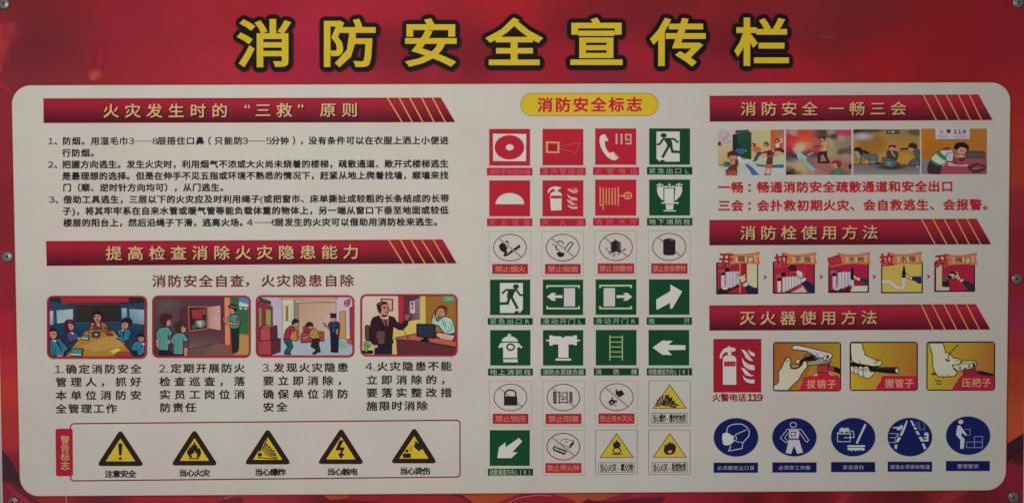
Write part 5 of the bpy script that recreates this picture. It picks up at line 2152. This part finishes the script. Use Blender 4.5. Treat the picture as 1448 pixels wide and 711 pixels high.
def card(label, c, f, cap, draw, kind='no', bar=None, el=None, tri=None, capw=9.8, behind=False):
    lv = Level(LV.z)
    dark = kind == 'warn'
    a = Art('safety_sign', board, lv, label=label)
    a.r(c[0], c[1], c[2], c[3], '45403e' if dark else LG)
    a.r(c[0] + (.7 if dark else .5), c[1] + .6, c[2] - (.7 if dark else .5), c[3] - .6, (.74, .705, .665))
    o = a.done()
    b = Art('sign_symbol', o, lv, f)
    if kind == 'no':
        if not behind:
            draw(b)
        cx, cy, rx, ry = el
        b.ring(cx, cy, rx, ry, 5.6, '5e1f28')
        k = .70
        b.l([(cx - rx * k, cy - ry * k), (cx + rx * k, cy + ry * k)], 10, (.74, .705, .665))
        b.l([(cx - rx * .69 + 3, cy - ry * .72), (cx + rx * .70 + 2, cy + ry * .71 - 2)], 3.6, '6c2c2c')
        b.l([(cx - rx * .72, cy - ry * .69 + 1), (cx + rx * .70 - 3, cy + ry * .71 + 2)], 2.8, '6a3a32')
        if behind:
            draw(b)
    else:
        A, Lf, R = pts(tri)
        b.p([A, R, Lf], '2a2618')
        cc = Vector(((A[0] + Lf[0] + R[0]) / 3, (A[1] + Lf[1] + R[1]) / 3))
        q = [tuple(Vector(p) + (cc - Vector(p)) * .075) for p in (A, R, Lf)]
        b.p(q, 'a8922e')
        draw(b)
    b.done()
    k = Art('caption_bar', o, lv)
    if kind == 'no':
        k.r(bar[0] - .5, bar[1] - .5, bar[2] + .5, bar[3] + .5, 'b08c80')
        k.r(*bar, PRED)
        col = 'c4806c'
    else:
        k.r(bar[0], bar[1], bar[2], bar[3], '3a3634')
        k.r(bar[0] + .6, bar[1] + .6, bar[2] - .6, bar[3] - .6, (.74, .705, .665))
        col = '221d1e'
    n = len(cap)
    cx = (bar[0] + bar[2]) / 2
    wch = min(capw + 1.4, (bar[2] - bar[0] - 4) / n * 1.02) if kind == 'no' else (bar[2] - bar[0] - 4) / n * 1.02
    m = (bar[2] - bar[0] - 4 - wch) / 2 - (1.5 if n <= 4 else 0)
    k.row(cap, cx - m, cx + m, (bar[1] + bar[3]) / 2, wch, 9.6 if kind == 'no' else 12.2, col, .006 if kind == 'no' else .03)
    k.done()


K = '241c20'


def n_match(b):
    b.p('120 130 136 112 160 106 172 118 166 130 180 144 170 160 180 172 170 186 176 196 160 204 150 192 160 176 144 170 128 156', K)
    b.p('162 100 176 92 184 104 190 124 178 110', K)
    b.p('160 196 204 160 258 122 266 130 262 142 206 178 180 196', K)


def n_smoke(b):
    b.l('512 106 526 98 546 104 554 118', 7, K, sm=True)
    b.l('480 118 486 124 490 112', 4, K)
    b.l('560 150 590 112 606 104 616 116 580 168', 7, K, sm=False)
    b.p('508 176 530 166 540 176 560 176 556 196 540 206 522 204 512 194', K)
    b.l('498 128 506 150 514 160', 8, K)
    b.l('510 124 500 140 512 156 526 158', 5, K, sm=True)


def n_cracker(b):
    for i in range(5):
        y = 102 + i * 15
        b.p([(190, y - 12), (224, y + 6), (228, y + 20), (192, y + 4), (156, y + 20), (158, y + 6)], K)
    b.l('190 84 190 172', 6, K)
    for q_ in ('122 142 134 150 130 160', '150 166 138 174', '146 182 158 190', '172 178 186 184 180 196', '198 184 212 188 206 180', '252 150 244 166', '236 160 258 146', '168 196 182 200', '140 168 150 178'):
        b.l(q_, 5, K)


def n_barrel(b):
    b.p('508 92 520 84 548 80 578 84 590 92 590 184 578 192 548 194 518 192 508 184', K)
    b.l('556 92 582 90', 4, '8c8884')


def n_lock(b):
    b.l('166 486 166 464 178 448 202 442 230 448 242 462 242 486', 10, K)
    b.p('160 486 252 486 252 550 160 550', K)


def n_block(b):
    b.p('500 454 524 452 524 540 500 532', K)
    b.p('612 452 634 460 634 528 612 540', K)
    b.l('536 462 600 462', 6, K)
    b.l('542 452 542 538', 8, K)
    b.l('596 452 596 538', 8, K)
    b.l('536 528 600 530', 7, K)
    b.l('566 470 566 520', 5, K)
    for y in (470, 486, 502, 518):
        b.l([(503, y), (521, y)], 3, 'a8a29c')
        b.l([(614, y), (631, y)], 3, 'a8a29c')
    b.l('548 490 594 490', 4, K)
    b.l('548 506 594 508', 4, K)


def n_water(b):
    b.p('196 436 204 434 206 450 240 444 258 472 222 496 196 470', K)
    b.p('148 522 160 510 176 506 190 516 194 530 186 540 160 544 150 536', K)
    b.p('166 496 176 490 180 502 172 508', K)
    b.p('190 512 204 512 206 528 194 530', K)
    b.l('154 548 202 546', 4, K)
    b.e(170, 528, 6, 5, 'a8a29c', n=10)


def n_kindling(b):
    b.l('520 400 536 386 602 398 598 414 576 446 566 440 520 420 512 408', 4, K)
    b.p('576 446 572 428 596 402 604 406 600 422', K)
    b.l('548 404 562 408', 5, K)
    b.p('464 446 470 434 556 462 556 472 540 490 470 462', K)
    b.p('474 452 544 478 548 470 476 442', 'a8a29c')
    for i in range(6):
        b.l([(480 + i * 11, 426 + i * 5), (472 + i * 12, 446 + i * 5)], 4, K)


def e_bomb(b, ox=0, oy=0):
    cx, cy = 545, 540
    for i in range(11):
        an = math.radians(-185 + i * 20)
        r1 = 58 + (i * 37 % 17)
        b.l([(cx - 6 + math.cos(an) * r1 * 1.1, cy + 6 + math.sin(an) * r1 * .95), (cx - 18, cy + 6)], 12, K, taper=True)
    b.p('520 520 540 500 552 480 570 470 562 500 590 490 584 512 610 520 600 530 640 552 590 552 560 554 524 552', K, sm=False)
    for q_ in ('540 546 560 510', '552 548 590 520', '536 520 552 500', '560 550 610 544'):
        b.l(q_, 2.5, 'a8922e')


def e_oxid(b):
    b.p('166 432 170 412 184 404 190 392 200 404 214 414 216 432 206 446 176 446', K)
    b.ring(192, 462, 24, 18, 7, K)
    b.l('156 486 230 484', 6, K)


def e_flam(b):
    b.p('500 478 494 456 500 440 494 424 512 430 514 416 528 418 534 402 546 416 552 410 562 424 570 420 574 440 572 462 560 482 542 488 514 488', K)
    b.p('518 470 530 460 540 464 550 458 548 474 534 478', 'a8922e')


yc = (327, 390.2)
card('prohibition sign with crossed burning match reading 禁止烟火', (691.6, 327, 750.6, 390.2), F3, '禁止烟火', n_match, bar=(696.2, 373.1, 746.4, 387), el=(195, 142, 110, 89))
card('prohibition sign with crossed cigarette reading 禁止吸烟', (766, 327, 824.9, 390.2), F3, '禁止吸烟', n_smoke, bar=(770.7, 373.1, 820.7, 387), el=(548, 142, 110, 89))
card('prohibition sign with crossed firecrackers reading 禁止放鞭炮', (840.5, 325.9, 899.6, 389.2), F4, '禁止放鞭炮', n_cracker, behind=True, bar=(844.8, 372.3, 896, 386.4), el=(192, 138, 110, 90))
card('prohibition sign with crossed black barrel', (916, 325.9, 975.5, 389.2), F4, '禁止放易燃物', n_barrel, behind=True, bar=(920.3, 372.3, 971.3, 386.4), el=(549, 137, 111, 90))
card('prohibition sign with crossed padlock reading 禁止锁闭', (691.8, 537.5, 751.4, 601.3), F5, '禁止锁闭', n_lock, behind=True, bar=(696.7, 583.8, 746.9, 598), el=(205, 494, 114, 92))
card('prohibition sign with crossed blocked doorway reading 禁止阻塞', (767.3, 537.5, 826.2, 601.3), F5, '禁止阻塞', n_block, bar=(771.4, 583.8, 821.8, 598), el=(571, 494, 113, 92))
card('prohibition sign with crossed water bucket over fire', (841.2, 537.1, 901, 601.1), F6, '禁止用水灭火', n_water, bar=(845.9, 583.4, 896.7, 597.7), el=(203, 492, 115, 93))
card('yellow triangle sign with bursting bomb in a thin black frame', (916.5, 537.1, 975.6, 601.1), F6, '当心爆炸-爆炸性物质', e_bomb, 'warn', (920.4, 582.8, 971.1, 597.3), tri='571 402 452 571 690 571')
card('prohibition sign with crossed open matchbox reading 禁止带火种', (767.4, 606.9, 826.3, 670.4), F7, '禁止带火种', n_kindling, bar=(771.1, 653.2, 821.7, 667.1), el=(534, 436, 106, 86))
card('yellow triangle sign with flame over a ring', (841.6, 606.3, 900.9, 669.5), F8, '当心火灾-氧化物', e_oxid, 'warn', (845.7, 652.3, 896.9, 666.5), tri='190 347 80 508 302 508')
card('yellow triangle sign with plain flame in a thin black frame', (916.3, 606.3, 975.4, 669.5), F8, '当心火灾-易燃物质', e_flam, 'warn', (920.5, 651.9, 971.7, 666.2), tri='534 347 423 506 645 506')

# ------------------------------------------------------------------ five blue signs
NAVY, NV2, BW = '121a46', '12143e', 'a8a8ae'
H1, H2 = (995, 575, 6.735), (1200, 575, 6.735)


def blue(label, f, c, bar, cap, draw, w_=7.6):
    lv = Level(LV.z)
    a = Art('blue_mandatory_sign', board, lv, f, label=label)
    a.e(c[0], c[1], c[2] + 6, c[3] + 6, '86888c', n=56)
    a.e(c[0], c[1], c[2], c[3], NAVY, n=56)
    o = a.done()
    b = Art('sign_symbol', o, lv, f)
    draw(b)
    b.done()
    k = Art('caption_bar', o, lv, f)
    k.p([(bar[0] - 3, bar[1] - 3), (bar[2] + 3, bar[1] - 3), (bar[2] + 3, bar[3] + 3), (bar[0] - 3, bar[3] + 3)], '86888c')
    k.p([(bar[0], bar[1]), (bar[2], bar[1]), (bar[2], bar[3]), (bar[0], bar[3])], NV2)
    n = len(cap)
    cx = (bar[0] + bar[2]) / 2
    m = (n - 1) / 2 * w_ * 6.735
    k.row(cap, cx - m, cx + m, (bar[1] + bar[3]) / 2 + 2, (w_ - .5) * 6.735, 44, '8c8c9c', 0)
    k.done()


def b_mask(b):
    b.l('216 238 214 214 226 184 250 166 300 156 354 156 398 180 424 210 430 240 420 276 384 314 366 334 360 388 234 412 254 360', 8, BW, sm=False)
    b.p('174 250 212 234 238 248 276 272 282 300 276 330 240 356 200 360 180 348 170 300', 'b4b4b0')
    b.l('294 258 404 210', 7, BW)
    b.l('300 322 366 334', 6, BW)
    b.ring(290, 292, 16, 24, 7, BW)


def b_over(b):
    b.ring(846, 164, 29, 24, 7, BW)
    b.p('806 202 900 202 902 254 896 290 806 290 804 254', 'b0b0b4')
    b.p('820 230 872 230 872 272 820 272', NAVY)
    b.p('828 238 864 238 864 264 828 264', 'b0b0b4')
    b.l('806 212 900 212', 4, NAVY)
    b.l('800 302 902 302', 7, NAVY)
    b.l('804 296 900 296', 4, BW)
    b.l('804 204 790 206 722 288 776 334 800 320', 6, BW)
    b.l('796 240 764 288 800 318', 6, BW)
    b.l('904 204 922 210 992 308 978 328 964 320 904 236', 7, BW)
    b.p('804 308 902 308 938 426 884 438 852 360 824 440 774 430', 'b0b0b4')


def b_clean(b):
    f = 6.735 / 4
    T = lambda st: [((x * .25 + 1086 - 995) * 6.735, (y * .25 + 534 - 575) * 6.735) for x, y in pts(st)]
    b.l(T('402 282 400 302 388 306 388 356 460 356 460 304 452 284 402 282'), 7, BW)
    b.l(T('390 312 460 312'), 9, BW)
    b.p(T('406 280 420 276 426 284 440 276 450 284 452 306 440 298 426 308 412 298 402 304'), 'b0b0b4')
    b.l(T('462 296 476 298 482 332 424 334'), 8, BW)
    b.l(T('546 258 496 366'), 19, 'b0b2ae')
    b.p(T('444 376 540 376 546 386 442 386'), 'b0b8b0')
    b.p(T('444 390 536 390 544 402 530 408 520 402 512 408 500 402 490 410 480 402 468 410 456 402 446 406'), 'b0b8b0')


def b_road(b):
    b.p('540 122 552 122 532 190 500 266 474 266 510 190', 'b0b2b2')
    b.p('456 284 490 282 466 328 438 330', 'b0b2b2')
    b.p('432 350 456 350 446 398 424 382', 'b0b2b2')
    b.p('576 122 592 122 622 170 600 176', 'b0b2b2')
    b.p('606 184 628 184 640 208 618 212', 'b0b2b2')
    b.p('624 226 650 222 668 256 646 262', 'b0b2b2')
    b.p('654 280 684 276 704 318 680 324', 'b0b2b2')
    b.p('684 342 706 338 730 388 708 398', 'b0b2b2')
    b.p('410 186 478 180 486 164 506 172 502 196 480 214 440 214 460 202 410 194', 'b0b2b2')
    b.l('378 246 462 246 456 280', 5, BW)
    b.l('380 284 434 286 462 250', 5, BW)
    b.l('378 330 430 332 434 286', 5, BW)
    b.l('636 130 646 190 668 208 712 210 708 150', 4, '6c78a0')
    b.l('660 130 668 196', 4, '6c78a0')
    b.p('704 240 730 234 750 244 748 320 720 322 700 316 698 304 730 304 730 292 704 290 704 278 730 278 730 264 708 262 706 250 730 250', 'b0b2b2')


def b_tidy(b):
    b.e(1056, 136, 24, 21, BW)
    b.p('1024 174 1046 166 1062 186 1114 258 1098 266 1064 236 1060 266 1092 300 1084 390 1050 392 1052 306 1010 258', 'b0b2b2')
    b.l('1090 206 1144 206 1144 262 1112 262', 4, '8090b0')
    b.l('1186 274 1262 276 1262 380 1110 380 1110 326 1262 326', 5, '8c98b8')
    b.l('1186 274 1186 380', 5, '8c98b8')


blue('round blue sign with a head wearing a dust mask', H1, (302, 283, 211, 182), (90, 523, 510, 618), '必须戴防尘口罩', b_mask)
blue('round blue sign with a figure in work overalls', H1, (857, 282, 210, 181), (647, 520, 1066, 616), '必须穿工作服', b_over)
blue('round blue sign with a bucket and broom', H1, (1415, 281, 210, 182), (1205, 517, 1623, 612), '清洁清扫', b_clean)
blue('round blue sign with a clear roadway between lines', H2, (573, 280, 211, 182), (362, 513, 782, 608), '通道必须保持畅通', b_road, 7.1)
blue('round blue sign with a person stacking boxes', H2, (1126, 267, 210, 182), (915, 507, 1332, 602), '整理整顿', b_tidy)

# ------------------------------------------------------------------ screws and a scratch
import bmesh


def screw_mesh():
    bm = bmesh.new()
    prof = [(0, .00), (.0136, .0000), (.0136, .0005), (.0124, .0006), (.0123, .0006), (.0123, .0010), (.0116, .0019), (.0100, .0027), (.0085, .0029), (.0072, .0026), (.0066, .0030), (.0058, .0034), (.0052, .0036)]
    n = 40
    ringsv = []
    for r, h in prof[1:]:
        ringsv.append([bm.verts.new((r * math.cos(2 * math.pi * i / n), -h, r * math.sin(2 * math.pi * i / n))) for i in range(n)])
    for a_, b_ in zip(ringsv, ringsv[1:]):
        for i in range(n):
            f = bm.faces.new((a_[i], a_[(i + 1) % n], b_[(i + 1) % n], b_[i]))
            f.material_index = 1 if a_ in ringsv[:2] else 0  # dark outer ring paints the shadow outline round the screw head
    # a cross-shaped hollow: the middle sinks between four lobes
    inner = []
    for i in range(n):
        an = 2 * math.pi * i / n
        k = abs(math.cos(2 * an)) ** 3
        r = .0016 + .0034 * k
        inner.append(bm.verts.new((r * math.cos(an), -.0036, r * math.sin(an))))
    bot = [bm.verts.new((v.co.x * .55, -.0012, v.co.z * .55)) for v in inner]
    L = ringsv[-1]
    for i in range(n):
        j = (i + 1) % n
        bm.faces.new((L[i], L[j], inner[j], inner[i]))
        f = bm.faces.new((inner[i], inner[j], bot[j], bot[i]))
        f.material_index = 1
    f = bm.faces.new(bot)
    f.material_index = 1
    bmesh.ops.recalc_face_normals(bm, faces=bm.faces[:])
    for f in bm.faces:
        f.smooth = f.material_index == 0
    me = bpy.data.meshes.new('screw')
    bm.to_mesh(me)
    bm.free()
    me.materials.append(M_SCREW)
    me.materials.append(M_SLOT_SHADOW)
    return me


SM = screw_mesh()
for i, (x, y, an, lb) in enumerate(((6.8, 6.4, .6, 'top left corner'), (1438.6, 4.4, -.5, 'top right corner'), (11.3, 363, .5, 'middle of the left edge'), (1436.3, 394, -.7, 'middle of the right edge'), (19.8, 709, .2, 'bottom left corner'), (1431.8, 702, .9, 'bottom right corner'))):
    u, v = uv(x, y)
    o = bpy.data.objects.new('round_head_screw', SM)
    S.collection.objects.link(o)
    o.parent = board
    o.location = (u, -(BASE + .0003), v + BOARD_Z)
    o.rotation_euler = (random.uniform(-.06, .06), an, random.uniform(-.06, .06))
    o['label'] = 'grey steel screw with a cross slot at the ' + lb
a = Art('pale_scratch', board, Level(LV.z))
a.l('93 681 94 692 95 700 96.5 713', .7, 'a48c86')
a.done()
